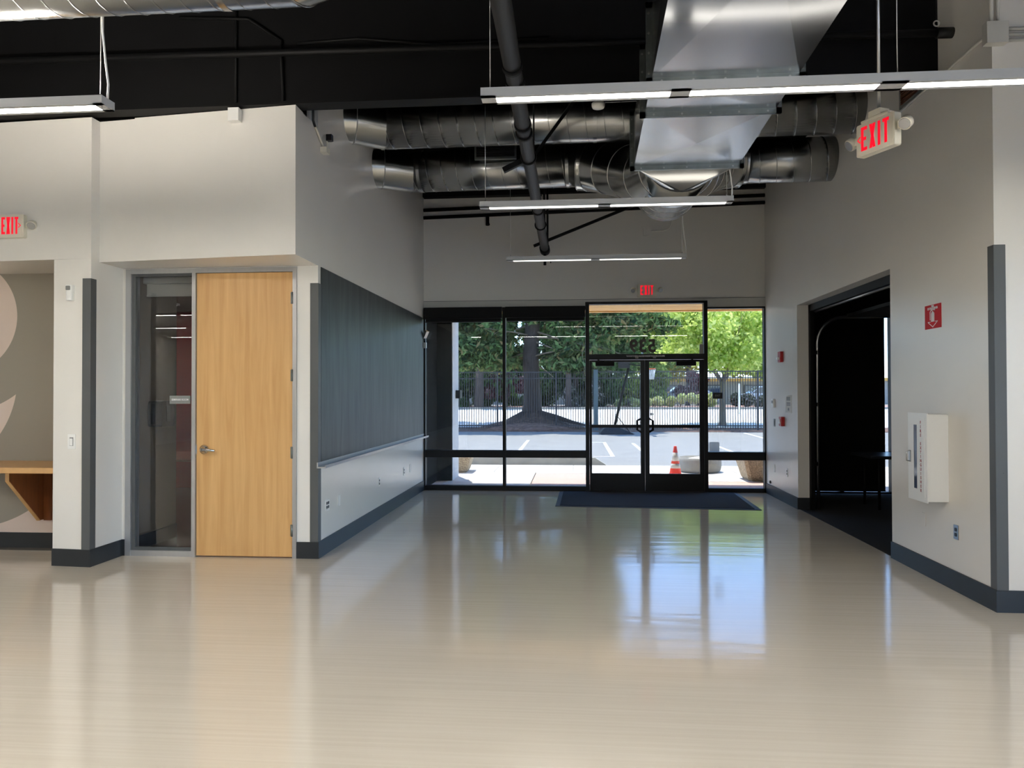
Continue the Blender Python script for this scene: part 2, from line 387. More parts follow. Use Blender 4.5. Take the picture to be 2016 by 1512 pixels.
# far wall above the storefront, with trim band
MB().box(XL-.2, XR+.2, YF, YF+.18, 3.10, 4.95).build('wall_far', 'wall_paint', kind='structure')
MB().box(XL, .20, YF-.012, YF+.1, 2.99, 3.10).box(2.145, XR, YF-.012, YF+.1, 2.955, 3.10).box(.20, 2.145, YF-.012, YF+.1, 3.058, 3.10).build('trim_1', 'trim_paint', kind='structure')
MB().box(XL, XR, YF-.018, YF-.012, 3.098, 3.106).build('trim_2', 'grey_plastic', kind='structure')
# left hall wall (seminar room partition): end wall beside the door and the hall face
wl = MB()
wl.box(XL-WT, XL, YD, YF, 0, 4.95)
wl.build('wall_left', 'wall_paint', kind='structure')
# door wall of the seminar room
MB().box(-4.431, -4.391, YD, YD+WT, 0, 2.825).box(-2.66, XL-WT, YD, YD+WT, 0, 2.825).box(-4.391, -2.66, YD, YD+WT, 2.815, 2.825).build('wall_seminar_front', 'wall_paint', kind='structure')
# slightly splayed upper wall over the recess, its underside is the soffit
def skew(m, x0, y0, x1, y1, depth, z0, z1):
    v = [(x0, y0, z0), (x1, y1, z0), (x1, depth, z0), (x0, depth, z0), (x0, y0, z1), (x1, y1, z1), (x1, depth, z1), (x0, depth, z1)]
    return m.add(v, [(0, 3, 2, 1), (4, 5, 6, 7), (0, 1, 5, 4), (1, 2, 6, 5), (2, 3, 7, 6), (3, 0, 4, 7)])
skew(MB(), -4.431, 6.56, XL, 6.345, YD, 2.825, 4.16).build('wall_upper_left', 'wall_paint', kind='structure')
# pier beside the alcove and the header above the alcove
pier = MB(); skew(pier, -4.818, 6.475, -4.431, 6.44, 7.35, 0, 2.84)
pier.build('wall_pier', 'wall_paint', kind='structure')
skew(MB(), -13, 6.95, -4.431, 6.44, 7.35, 2.84, 4.15).build('wall_header_left', 'wall_paint', kind='structure')
MB().box(-13, -4.80, 7.2, 7.35, 0, 2.84).build('wall_alcove', 'mural', kind='structure')
# right hall wall with the overhead-door opening
JN, JF, ZO = 7.358, 10.318, 2.777
MB().box(XR, XR+WT, YC, JN, 0, 5.6).box(XR, XR+WT, JF, YF+.02, 0, 4.95).box(XR, XR+WT, JN, JF, ZO, 4.95).build('wall_right', 'wall_paint', kind='structure')
MB().box(XR+WT, 12.15, YC, YC+.15, 0, 5.6).build('wall_front_right', 'wall_paint', kind='structure')
# back half of the big room, behind the camera
MB().box(-13.1, -12.95, -11, 7.35, 0, 5.6).build('wall_side_left', 'wall_paint', kind='structure')
MB().box(-13, 6.2, -11.15, -11, 0, 5.6).build('wall_back', 'wall_paint', kind='structure')
sw = MB().box(6.05, 6.2, -11, YC, 0, .1).box(6.05, 6.2, -11, YC, 3.2, 5.6)
for i in range(3): sw.box(6.05, 6.2, -11+i*4-.15, -11+i*4+.15, .1, 3.2)
sw.box(6.05, 6.2, .85, YC, .1, 3.2).build('wall_side_right', 'wall_paint', kind='structure')
for i in range(3):  # invented windows, out of view, added to let daylight in
    added_window = struct('window_%d' % (i+4)); y = -10.85+i*4; y1 = y+3.7
    MB().box(6.12, 6.13, y, y1, .1, 3.2).build('pane', 'glass_clear', added_window)
    MB().box(6.08, 6.17, y, y1, .1, .16).box(6.08, 6.17, y, y1, 3.14, 3.2).box(6.08, 6.17, y, y1, 2.2, 2.26).build('window_frame', 'bronze', added_window)
MB().box(6.2, 60, -40, 5.5, -.2, -.05).build('floor_bounce_yard', 'concrete', kind='structure')  # unseen pale ground added to bounce daylight through the side windows
# wall and roof over the rooms at the left
MB().box(-13, XL, 6.52, 6.62, 4.15, 5.6).build('wall_above_left', 'black_deck', kind='structure')
MB().box(-13, XL, 6.55, 12.2, 5.1, 5.2).build('roof_left', 'black_deck', kind='structure')
# black girder across the room
MB().box(-13, XR, 6.39, 6.41, 4.19, 5.6).box(-13, XR, 6.33, 6.50, 4.165, 4.19).box(-13, XR, 6.33, 6.50, 5.3, 5.33).build('trim_girder', 'black_steel', kind='structure')
# baseboards
BH, BT = .158, .014
def base(name, x0, x1, y0, y1):
    return MB().box(x0, x1, y0, y1, 0, BH).build(name, 'rubber_base', kind='structure')
base('baseboard_left', XL, XL+BT, YD-.014, YF-.05)
base('baseboard_seminar', -2.66, XL, YD-BT, YD)
base('baseboard_recess', -4.431, -4.391, YD-BT, YD)
base('baseboard_pier', -4.431, -4.431+BT, 6.44-BT, YD)
skew(MB(), -4.818, 6.461, -4.431, 6.426, 6.47, 0, BH).build('baseboard_pier_front', 'rubber_base', kind='structure')
base('baseboard_alcove', -13, -4.82, 7.2-BT, 7.2)
base('baseboard_right', XR-BT, XR, JF, YF-.05); base('baseboard_right_jamb', XR-BT, XR+WT, JF-BT, JF)
base('baseboard_right_near', XR-BT, XR, YC-BT, JN); base('baseboard_front_right', XR, 6.05, YC-BT, YC)

# ------------------------------------------------------------------ storefront
def frame(mb, x0, x1, z0, z1, y0=YF-.03, y1=YF+.09): return mb.box(x0, x1, y0, y1, z0, z1)
w1 = struct('window_1')
for z0, z1, nm in ((.0, .076, 'sill'), (.538, .653, 'mid_rail'), (2.93, 2.99, 'head')):
    frame(MB(), XL+.005, .201, z0, z1).build(nm, 'bronze', w1)
for x0, x1 in ((XL+.005, XL+.03), (-1.146, -1.096)):
    frame(MB(), x0, x1, .0, 2.99, YF-.035).build('mullion', 'bronze', w1)
for x0, x1 in ((XL+.03, -1.146), (-1.096, .201)):
    for z0, z1 in ((.076, .538), (.653, 2.93)):
        MB().box(x0, x1, YF+.03, YF+.036, z0, z1).build('pane', 'glass', w1)
w2 = struct('window_2')
for z0, z1, nm in ((.0, .068, 'sill'), (.512, .641, 'mid_rail'), (2.93, 2.955, 'head')):
    frame(MB(), 2.14, XR-.005, z0, z1).build(nm, 'bronze', w2)
frame(MB(), 3.022, XR-.005, 0, 2.955).build('mullion', 'bronze', w2)
for z0, z1 in ((.068, .512), (.641, 2.93)):
    MB().box(2.14, 3.022, YF+.03, YF+.036, z0, z1).build('pane', 'glass', w2)
d1 = struct('door_1')
for x0, x1 in ((.201, .262), (2.082, 2.14)): frame(MB(), x0, x1, 0, 3.058, YF-.04, YF+.1).build('jamb', 'bronze', d1)
frame(MB(), .262, 2.082, 2.122, 2.212, YF-.04, YF+.1).build('transom_bar', 'bronze', d1)
frame(MB(), .262, 2.082, 3.02, 3.058, YF-.04, YF+.1).build('transom_head', 'bronze', d1)
MB().box(.262, 2.082, YF+.03, YF+.036, 2.212, 3.02).build('transom_pane', 'glass', d1)
MB().box(.2, 2.14, YF-.06, YF+.1, 0, .012).build('threshold', 'bronze', d1)
for x0, x1, g0, g1 in ((.264, 1.146, .30, 1.08), (1.150, 2.080, 1.218, 2.013)):
    lf = MB()
    y0, y1 = YF-.02, YF+.025
    lf.box(x0, g0, y0, y1, .014, 2.118); lf.box(g1, x1, y0, y1, .014, 2.118)
    lf.box(g0, g1, y0, y1, 2.084, 2.118); lf.box(g0, g1, y0, y1, 1.026, 1.075); lf.box(g0, g1, y0, y1, .014, .29)
    leaf = lf.build('door_leaf', 'bronze', d1)
    for z0, z1 in ((.29, 1.026), (1.075, 2.084)): MB().box(g0, g1, YF, YF+.006, z0, z1).build('pane', 'glass', leaf)
    xs = 1.075 if x0 < 1 else 1.225; sg = -1 if x0 < 1 else 1
    for yy in (YF-.07, YF+.075):
        pts = [(xs, YF-.015 if yy < YF else YF+.02, 1.175), (xs, yy, 1.165), (xs+sg*.05, yy, 1.14), (xs+sg*.05, yy, .99), (xs, yy, .965), (xs, YF-.015 if yy < YF else YF+.02, .955)]
        MB().tube(pts, .012, 8).build('pull_handle', 'black_steel', leaf)
    if sg > 0:
        MB().lathe([(.018, YF-.045), (.022, YF-.03), (.022, YF-.018)], 1.245, 0, 12, axis='y', cz=1.245).box(1.235, 1.285, YF-.03, YF-.02, 1.23, 1.26).build('lock_cylinder', 'steel', leaf)
    a, b = (.359, .661) if sg < 0 else (1.639, 1.951)
    MB().bbox(a, b, YF-.085, YF-.021, 2.018, 2.085, .012, 'x').build('door_closer', 'black_steel', leaf)
    MB().bar((a+.05*sg+(.2 if sg < 0 else .1), YF-.06, 2.09), ((a+b)/2+.12*sg, YF-.03, 2.125), .02, .008).build('closer_arm', 'black_steel', leaf)
    MB().lathe([(.02, 2.14), (.026, 2.147), (.026, 2.16), (.018, 2.168)], 1.02 if sg < 0 else 1.30, YF-.052, 12).build('door_magnet', 'grey_plastic', d1)
place_text('door_notice', text_mesh('THIS DOOR TO REMAIN UNLOCKED WHENEVER THE BUILDING IS OCCUPIED', .032, .0005, .0006), 'print_white', d1, (1.16, YF-.0415, 2.176), (1, 0, 0), (0, 0, 1), sx=.54)
place_text('street_number', text_mesh('539', .285, .001, .009, spacing=1.12), 'number_taupe', d1, (1.12, YF+.027, 2.335), (1, 0, 0), (0, 0, 1), mirror=True, sx=.92)
MB().box(2.012, 2.072, YF-.05, YF-.03, 2.21, 2.36).build('contact_plate', 'grey_plastic', d1)
# black plate sign on the sidelight
t = thing('exit_plate_sign', 'small black plate reading EXIT on the sidelight right of the glass doors', 'sign', (2.303, YF+.026, 1.54))
MB().box(2.228, 2.379, YF+.022, YF+.029, 1.49, 1.588).build('plate', 'black_plastic', t)
place_text('lettering', text_mesh('EXIT', .042, .0005, .0008), 'grey_plastic', t, (2.303, YF+.0215, 1.54), (1, 0, 0), (0, 0, 1))
# roller blinds
for x0, x1, zb_, lab in ((XL+.03, -1.15, 2.743, 'black roller blind cassette over the left window bay'), (-1.092, .195, 2.748, 'black roller blind cassette over the window bay beside the doors')):
    t = thing('roller_blind', lab, 'blind', ((x0+x1)/2, YF-.07, zb_), 'rolled up black blinds')
    MB().bbox(x0, x1, YF-.13, YF-.036, zb_+.06, 2.988, .01, 'x').build('cassette', 'blind_fabric', t)
    MB().box(x0+.02, x1-.02, YF-.09, YF-.084, zb_+.015, zb_+.06).build('fabric', 'blind_fabric', t)
    MB().bbox(x0+.015, x1-.015, YF-.098, YF-.076, zb_, zb_+.02, .006, 'x').build('bottom_bar', 'black_plastic', t)

# ------------------------------------------------------------------ seminar-room front: frame, sidelight and door
d2 = struct('door_2')
ft = MB().box(-4.391, -4.335, YD-.02, YD+.13, 0, 2.815).box(-2.70, -2.66, YD-.02, YD+.13, 0, 2.815).box(-4.335, -2.70, YD-.02, YD+.13, 2.77, 2.815)
ft.build('door_frame', 'alu', d2)
MB().box(-3.71, -3.672, YD-.025, YD+.13, 0, 2.77).build('mullion', 'alu', d2)
MB().box(-4.335, -3.71, YD-.015, YD+.1, 0, .055).build('sill', 'alu', d2)
MB().box(-4.335, -4.300, YD+.0, YD+.03, .055, 2.77).box(-4.30, -3.71, YD, YD+.03, 2.745, 2.77).box(-4.30, -3.71, YD, YD+.03, .055, .085).build('glazing_bead', 'guard_steel', d2)
MB().box(-4.305, -3.71, YD+.035, YD+.041, .055, 2.77).build('sidelight_pane', 'glass_clear', d2)
leaf = MB().box(-3.668, -2.704, YD-.004, YD+.041, .012, 2.766).build('door_leaf', 'maple_veneer', d2)
for z in (2.513, 1.764, 1.018, .268):
    MB().tube([(-2.702, YD-.016, z-.057), (-2.702, YD-.016, z+.057)], .010, 10).box(-2.722, -2.690, YD-.010, YD-.002, z-.055, z+.055).build('hinge', 'flange_metal', leaf)
hd = MB().lathe([(.046, YD-.005), (.046, YD-.014), (.03, YD-.024), (.016, YD-.05), (.016, YD-.066)], -3.588, 0, 24, axis='y', cz=1.045)
hd.tube([(-3.592, YD-.06, 1.045), (-3.53, YD-.063, 1.043), (-3.455, YD-.06, 1.038)], [.017, .015, .011], 10)
hd.build('lever_handle', 'chrome', leaf)
MB().box(-3.673, -3.665, YD-.006, YD-.0, 1.0, 1.09).build('strike_plate', 'steel', leaf)
t = thing('room_sign', 'grey plate reading SEMINAR ROOM on the glass beside the wooden door', 'sign', (-3.855, YD+.03, 1.53))
MB().box(-3.962, -3.749, YD+.027, YD+.034, 1.49, 1.57).build('plate', 'grey_plastic', t)
place_text('lettering', text_mesh('SEMINAR ROOM', .027, .0003, .0004), 'print_white', t, (-3.855, YD+.0265, 1.53), (1, 0, 0), (0, 0, 1), sx=.88)
# seminar room behind
MB().box(-9, XL-WT, YD+WT, 12.2, 2.98, 3.05).build('ceiling_seminar', 'interior_taupe', kind='structure')
MB().box(-4.52, -4.40, YD+.16, 7.86, 0, 2.98).build('wall_seminar_partition', 'interior_taupe', kind='structure')
MB().box(-9, XL-WT, 11.98, 12.13, 0, 2.98).build('wall_seminar_back', 'interior_red', kind='structure')
MB().box(-9.1, -9, 7.35, 12.1, 0, 2.98).build('wall_seminar_side', 'interior_taupe', kind='structure')
MB().box(-9, -4.52, 7.352, 7.40, 0, 2.98).build('wall_seminar_alcove', 'interior_taupe', kind='structure')
MB().box(-4.40, -4.388, YD+.16, 7.86, 0, .15).build('baseboard_seminar_room', 'rubber_base', kind='structure')
MB().box(-9, XL-WT, YD+.15, 12, -.0, .004).build('floor_seminar', 'seminar_floor', kind='structure')
for xx, lab in ((-6.35, 'glowing flat ceiling light inside the seminar room, left one'), (-5.0, 'glowing flat ceiling light inside the seminar room, right one')):
    t = thing('ceiling_light', lab, 'ceiling light', (xx, 10.6, 2.95), 'seminar room ceiling lights')
    MB().box(xx-.3, xx+.3, 10.3, 10.9, 2.95, 2.98).build('frame', 'white_enamel', t); MB().box(xx-.27, xx+.27, 10.33, 10.87, 2.945, 2.95).build('diffuser', 'lens_seminar', t)
t = thing('roller_blind', 'grey band across the top behind the sidelight glass', 'blind', (-4.0, 7.12, 2.6))  # grey band at the top of the pane, built in blind shape
MB().bbox(-4.32, -3.69, 7.085, 7.16, 2.70, 2.80, .012, 'x').build('cassette', 'grey_plastic', t)
MB().box(-4.30, -3.70, 7.12, 7.124, 2.585, 2.70).build('fabric', 'grey_plastic', t)
MB().bbox(-4.30, -3.70, 7.113, 7.131, 2.57, 2.588, .005, 'x').build('bottom_bar', 'grey_plastic', t)
t = thing('towel_dispenser', 'black paper towel dispenser on the wall behind the sidelight glass', 'dispenser', (-4.36, 7.44, 1.37))
MB().bbox(-4.399, -4.25, 7.31, 7.56, 1.245, 1.515, .03, 'x').build('body', 'black_plastic', t)
MB().box(-4.25, -4.246, 7.40, 7.47, 1.30, 1.46).build('window', 'dark_laminate', t)
t = thing('seminar_table', 'table with a painted red reflection on top inside the seminar room seen through the sidelight', 'table', (-5.6, 9.8, 0))
MB().bbox(-6.6, -4.75, 9.05, 10.3, .72, .75, .01, 'x').build('tabletop', 'table_reflect_pink', t)
for x in (-6.4, -4.9):
    for y in (9.2, 10.15): MB().tube([(x, y, .005), (x, y, .72)], .025, 10).build('leg', 'black_steel', t)

# ------------------------------------------------------------------ corner guards
def guard(x, y, sx, sy, label, z1=2.655):
    """steel angle hugging the corner at x,y; sx, sy = directions of its two legs"""
    e = .006
    m = MB()
    m.box(x-sx*e, x+sx*.075, y-sy*e, y, BH, z1); m.box(x-sx*e, x, y, y+sy*.075, BH, z1)
    t = thing('corner_guard', label, 'corner guard', (x, y, BH), 'grey steel corner guards')
    m.build('angle', 'guard_steel', t)
    for z in (.35, 1.0, 1.65, 2.3): MB().lathe([(.005, y-sy*(e)), (.004, y-sy*(e+.002))], x+sx*.05, 0, 8, axis='y', cz=z).build('screw', 'guard_steel', t)
guard(-4.431, 6.436, -1, 1, 'grey steel corner guard on the pier by the light switch')
guard(XL, YD, -1, 1, 'grey steel corner guard between the wooden door and the chalkboard')
guard(XR, YC, 1, 1, 'grey steel corner guard at the right front wall beyond the extinguisher cabinet')

# ------------------------------------------------------------------ chalkboard
t = thing('chalkboard', 'long dark chalkboard covering the left hall wall above its tray', 'chalkboard', (XL, 9.4, .88))
ys = [YD+.075, 8.72, 10.4, YF-.06]
for i in range(3): MB().box(XL, XL+.008, ys[i]+.001, ys[i+1]-.001, .89, 2.823).build('board_panel', 'chalkboard', t)
prof = [(XL, .87), (XL+.085, .87), (XL+.09, .9), (XL+.083, .9), (XL+.078, .882), (XL+.012, .885), (XL+.012, .925), (XL, .925)]
MB().prism(prof, YD-.03, YF-.04, 'y').build('chalk_tray', 'alu', t)
MB().lathe([(.018, 0), (.02, .012), (.014, .03)], 0, 0, 10).v
MB().tube([(XL+.04, 11.86, .892), (XL+.04, 11.90, .892)], .02, 10).build('tray_clip', 'black_plastic', t)

# ------------------------------------------------------------------ wall plates (left and right hall walls)
def plate(name, wall, y, z, label, kindp, cat, w=.072, h=.115, face='white_plastic'):
    sgn = 1 if wall == 'L' else -1; x = XL if wall == 'L' else XR
    t = thing(name, label, cat, (x, y, z), None)
    MB().bbox(x, x+sgn*.006, y-w/2, y+w/2, z-h/2, z+h/2, .006, 'x').build('faceplate', face, t)
    x2 = x+sgn*.006
    if kindp == 'outlet' or kindp == 'outlet2':
        cols = (0,) if kindp == 'outlet' else (-.023, .023)
        for dy in cols:
            for dz in (-.02, .02): MB().bbox(x2, x2+sgn*.003, y+dy-.016, y+dy+.016, z+dz-.014, z+dz+.014, .008, 'x').build('socket', 'black_plastic', t)
    if kindp == 'switch':
        MB().box(x2, x2+sgn*.006, y-.016, y+.016, z-.033, z+.033).build('rocker', face, t)
    return t
plate('outlet', 'L', 7.197, .475, 'white plate with four black sockets low on the wall near the corner guard', 'outlet2', 'outlet', .115)
plate('blank_plate', 'L', 7.565, .467, 'blank wall plate low on the left wall right of the first outlet', 'blank', 'wall plate')
plate('outlet', 'L', 9.167, .466, 'outlet with black sockets midway along the wall under the chalk tray', 'outlet', 'outlet')
plate('outlet', 'L', 10.542, .457, 'outlet low on the left wall closest to the storefront', 'outlet', 'outlet')
plate('blank_plate', 'L', 10.943, .460, 'blank wall plate beside the outlet nearest the left window', 'blank', 'wall plate')
plate('blank_plate', 'R', 11.49, .437, 'blank wall plate low on the right wall next to the storefront', 'blank', 'wall plate')
plate('outlet', 'R', 10.824, .446, 'outlet low on the right wall between storefront and dark doorway', 'outlet', 'outlet')
plate('light_switch', 'R', 11.473, 1.131, 'grey switch plate on the right wall left of the fire alarm pull station', 'switch', 'switch', .072, .115, 'grey_plastic')
plate('blank_plate', 'R', 6.711, .48, 'painted blank plate on the wall under the extinguisher cabinet', 'blank', 'wall plate', .072, .115, 'wall_paint')
plate('outlet', 'R', 6.165, .47, 'steel outlet with two black sockets near the right corner guard', 'outlet', 'outlet', .072, .115, 'steel')
# thermostat, notice, strobe, pull station
t = thing('thermostat', 'white thermostat on the right wall by the storefront', 'thermostat', (XR, 11.49, 1.43))
MB().bbox(XR-.03, XR, 11.43, 11.55, 1.36, 1.49, .01, 'x').build('body', 'white_plastic', t); MB().box(XR-.034, XR-.03, 11.455, 11.525, 1.425, 1.465).build('display', 'grey_plastic', t)
t = thing('wall_notice', 'white printed notice on the right wall left of the dark doorway', 'notice', (XR, 10.73, 1.42))
MB().box(XR-.004, XR, 10.585, 10.875, 1.30, 1.55).build('sheet', 'paper', t)
nm = MB()
for z0, z1 in ((1.475, 1.525), (1.40, 1.45)):
    for k in range(3): nm.box(XR-.0048, XR-.004, 10.64, 10.82, z0+k*.018, z0+k*.018+.011)
nm.box(XR-.0048, XR-.004, 10.70, 10.76, 1.33, 1.37)
nm.build('print', 'ink_grey', t)
t = thing('fire_strobe', 'red fire alarm strobe high on the right wall by the storefront', 'fire alarm', (XR, 11.05, 2.107))
MB().bbox(XR-.045, XR, 10.985, 11.115, 2.03, 2.185, .01, 'x').build('body', 'red_plastic', t)
MB().bbox(XR-.075, XR-.045, 11.02, 11.08, 2.07, 2.10, .008, 'x').build('strobe_lens', 'white_plastic', t)
t = thing('pull_station', 'red fire alarm pull station on the right wall by the dark doorway', 'fire alarm', (XR, 11.0, 1.165))
MB().bbox(XR-.05, XR, 10.94, 11.06, 1.10, 1.235, .008, 'x').build('body', 'red_plastic', t)
MB().box(XR-.062, XR-.05, 10.96, 11.04, 1.135, 1.16).box(XR-.062, XR-.05, 10.985, 11.015, 1.16, 1.2).build('pull_bar', 'white_plastic', t)
MB().lathe([(.02, XR-.02), (.024, XR-.008), (.024, XR)], 0, 11.72, 12, axis='x', cz=.2).build('door_stop', 'black_plastic', label='small round black door stop low on the right wall near the storefront', cat='door stop', off=(XR, 11.72, .2))
# pier: motion sensor and switch
t = thing('motion_sensor', 'white motion sensor on the pier above the light switch', 'sensor', (-4.63, 6.46, 2.52))
MB().bbox(-4.660, -4.600, 6.405, 6.468, 2.452, 2.595, .02, 'z').build('body', 'white_plastic', t)
MB().bbox(-4.65, -4.61, 6.40, 6.41, 2.545, 2.585, .008, 'y').build('lens', 'grey_plastic', t)
t = thing('light_switch', 'white light switch on the narrow pier left of the wooden door', 'switch', (-4.62, 6.46, 1.15))
MB().bbox(-4.658, -4.582, 6.450, 6.468, 1.08, 1.218, .006, 'y').build('faceplate', 'white_plastic', t)
MB().box(-4.637, -4.603, 6.446, 6.451, 1.110, 1.188).build('rocker', 'grey_plastic', t)
MB().box(-4.632, -4.605, 6.441, 6.447, 1.113, 1.178).build('slider', 'white_plastic', t)
# alcove shelf
t = thing('wall_shelf', 'maple shelf counter in the alcove at the far left', 'shelf', (-6.5, 6.85, .84))
MB().bbox(-9, -4.82, 6.5, 7.195, .845, .90, .006, 'x').build('top_board', 'maple_edge', t)
MB().prism([(6.70, .845), (6.70, .745), (7.12, .30), (7.195, .30), (7.195, .845)], -5.47, -5.435, 'x').build('bracket', 'brown_ply', t, label='brown angled bracket')
MB().prism([(6.696, .845), (6.696, .745), (7.118, .296), (7.123, .302), (6.702, .748), (6.702, .845)], -5.471, -5.434, 'x').build('edge_band', 'maple_edge', t)
MB().box(-5.435, -5.36, 7.17, 7.198, .29, .845).build('cleat', 'brown_ply', t)

# ------------------------------------------------------------------ EXIT signs
def glyphs(mb, x, z, h, y0, y1, arrow=None, k=1.0):
    """red EXIT letters as prisms, x,z = centre, h = letter height"""
    w_ = h*.43*k; st = h*.135; sv = st*(.62+.38*k); gap = h*.17*k; X0 = x-(3*w_+sv+3*gap)/2; b_, t_ = z-h/2, z+h/2
    P = lambda poly: mb.prism(poly, y0, y1, 'y')
    R = lambda a, b, c_, d: P([(a, c_), (b, c_), (b, d), (a, d)])
    R(X0, X0+sv, b_, t_); R(X0+sv, X0+w_, t_-st, t_); R(X0+sv, X0+w_, b_, b_+st); R(X0+sv, X0+w_*.85, z-st/2, z+st/2)
    a = X0+w_+gap
    P([(a, b_), (a+sv*1.1, b_), (a+w_, t_), (a+w_-sv*1.1, t_)]); P([(a+w_-sv*1.1, b_), (a+w_, b_), (a+w_/2+sv*.55, z), (a+w_/2-sv*.2, z)]); P([(a, t_), (a+sv*1.1, t_), (a+w_/2+sv*.2, z), (a+w_/2-sv*.55, z)])
    a += w_+gap; R(a, a+sv, b_, t_); a += sv+gap
    R(a, a+w_, t_-st, t_); R(a+w_/2-sv/2, a+w_/2+sv/2, b_, t_-st)
    if arrow:
        s_ = 1 if arrow == '>' else -1; ax = (a+w_+gap*1.1) if s_ > 0 else X0-gap*1.1; q = h*.13; e = st*.45
        P([(ax-s_*q*.5, z+q), (ax+s_*q*.6, z), (ax+s_*q*.6-s_*e, z), (ax-s_*q*.5-s_*e, z+q)]); P([(ax-s_*q*.5, z-q), (ax+s_*q*.6, z), (ax+s_*q*.6-s_*e, z), (ax-s_*q*.5-s_*e, z-q)])
    return mb
def lamp_head(t, x, y, z, sx, r=.042):
    MB().bar((x-sx*.055, y, z), (x, y, z), .02, .05).build('lamp_arm', 'cream_plastic', t)
    d = Vector((sx*.25, -.8, -.55)).normalized(); p = Vector((x, y, z))
    MB().tube([p-d*.028, p-d*.018, p+d*.018, p+d*.024], [r*.72, r, r, r*.94], 16).build('lamp_head', 'cream_plastic', t)
    MB().tube([p+d*.0245, p+d*.027], [r*.86, r*.8], 16).build('lamp_lens', 'lamp_lens_clear', t)
def exit_sign(label, x, yb, z, wid, hei, arrow, dep=.055, k=.62):
    t = thing('exit_sign', label, 'exit sign', (x, yb, z-hei/2), 'red EXIT signs with twin lamps')
    MB().bbox(x-wid/2, x+wid/2, yb-dep, yb, z-hei/2, z+hei/2, .012, 'y').build('housing', 'cream_plastic', t)
    MB().box(x-wid/2+.012, x+wid/2-.012, yb-dep-.002, yb-dep, z-hei/2+.012, z+hei/2-.008).build('face', 'cream_plastic', t)
    glyphs(MB(), x, z+.004, hei*.74, yb-dep-.004, yb-dep-.0018, arrow, k).build('lettering', 'exit_red', t)
    for sx in (-1, 1): lamp_head(t, x+sx*(wid/2+.065), yb-dep*.6, z+.01, sx)
    return t
exit_sign('EXIT sign with right arrow on the wall above the alcove', -5.225, 6.49, 3.155, .27, .215, '>', .055, .52)
exit_sign('EXIT sign with two lamps centred above the glass entrance doors', 1.185, YF-.002, 3.232, .30, .205, None, .045, .68)
t = exit_sign('EXIT sign with left arrow hanging on a rod near the right wall', 0, 0, 0, .31, .215, '<', .055, .72)
t.location = (2.035, 5.03, 3.28-.1075); t.rotation_euler = (0, 0, -math.radians(65))
W0 = WL[t.name]
MB().bbox(-.05, .05, -.065, .02, .125, .165, .006, 'z').build('canopy_box', 'cream_plastic', t)
MB().bbox(-.11, .11, -.062, -.012, .108, .126, .005, 'x').build('mount_bar', 'cream_plastic', t)
MB().tube([(0, -.02, .165), (0, -.02, 2.3)], .011, 10).build('stem', 'steel', t)

# ------------------------------------------------------------------ fire extinguisher sign and cabinet
t = thing('extinguisher_sign', 'red square fire extinguisher sign with white arrow on the right wall', 'sign', (XR, 6.5, 2.23))
MB().box(XR-.004, XR, 6.372, 6.652, 2.127, 2.33).build('plate', 'red_paint', t)
def yz(mb, pts): return mb.prism(pts, XR-.0052, XR-.004, 'x')
pic = MB(); yc = 6.512
yz(pic, [(yc-.028, 2.185), (yc+.028, 2.185), (yc+.028, 2.255), (yc+.018, 2.268), (yc-.018, 2.268), (yc-.028, 2.255)])
yz(pic, [(yc-.01, 2.268), (yc+.01, 2.268), (yc+.01, 2.285), (yc-.04, 2.279), (yc-.04, 2.287), (yc+.03, 2.291), (yc+.03, 2.283)])
yz(pic, [(yc+.04, 2.2), (yc+.05, 2.2), (yc+.05, 2.27), (yc+.03, 2.287), (yc+.028, 2.279), (yc+.04, 2.266)])
for a, b in (((yc+.085, 2.182), (yc, 2.137)), ((yc, 2.137), (yc-.085, 2.182))):
    yz(pic, [(a[0], a[1]), (a[0], a[1]+.007), (b[0], b[1]+.007), (b[0], b[1])])
yz(pic, [(yc+.04, 2.182), (yc+.085, 2.182), (yc+.085, 2.188), (yc+.04, 2.188)]); yz(pic, [(yc-.04, 2.182), (yc-.085, 2.182), (yc-.085, 2.188), (yc-.04, 2.188)])
pic.build('pictogram', 'print_white', t)
place_text('lettering', text_mesh('FIRE', .024, .0005, .001), 'print_white', t, (XR-.005, yc, 2.316), (0, -1, 0), (0, 0, 1))
place_text('lettering', text_mesh('EXTINGUISHER', .026, .0005, .001), 'print_white', t, (XR-.005, yc, 2.298), (0, -1, 0), (0, 0, 1))
t = thing('extinguisher_cabinet', 'white fire extinguisher cabinet mounted on the right wall', 'cabinet', (XR, 6.44, .69))
XC = 2.87
MB().bbox(XC+.012, XR, 6.28, 6.60, .69, 1.405, .003, 'x').build('body', 'white_enamel', t)
MB().box(XC+.004, XC+.012, 6.272, 6.612, .68, 1.415).build('door_trim', 'white_enamel', t)
dr = MB()
for a, b, z0, z1 in ((6.31, 6.44, .72, 1.375), (6.50, 6.58, .72, 1.375), (6.44, 6.50, .72, .78), (6.44, 6.50, 1.315, 1.375)): dr.box(XC, XC+.0042, a, b, z0, z1)
dr = dr.build('door', 'white_enamel', t)
MB().box(XC+.002, XC+.004, 6.44, 6.50, .78, 1.315).build('glass', 'car_glass', dr)
MB().tube([(XC, 6.565, 1.09), (XC-.03, 6.565, 1.085), (XC-.03, 6.565, 1.005), (XC, 6.565, 1.0)], .005, 8).box(XC-.006, XC, 6.55, 6.578, .995, 1.095).build('pull_handle', 'steel', dr)
for i, ch in enumerate('FIRE EXTINGUISHER'):
    if ch == ' ': continue
    place_text('letter', text_mesh(ch, .034, .0004, .001), 'ink_red', dr, (XC-.0006, 6.372, 1.335-i*.0352), (0, -1, 0), (0, 0, 1))
MB().lathe([(.012, 6.2795), (.012, 6.276)], XC+.06, 0, 12, axis='y', cz=1.35).build('knockout', 'white_enamel', t)
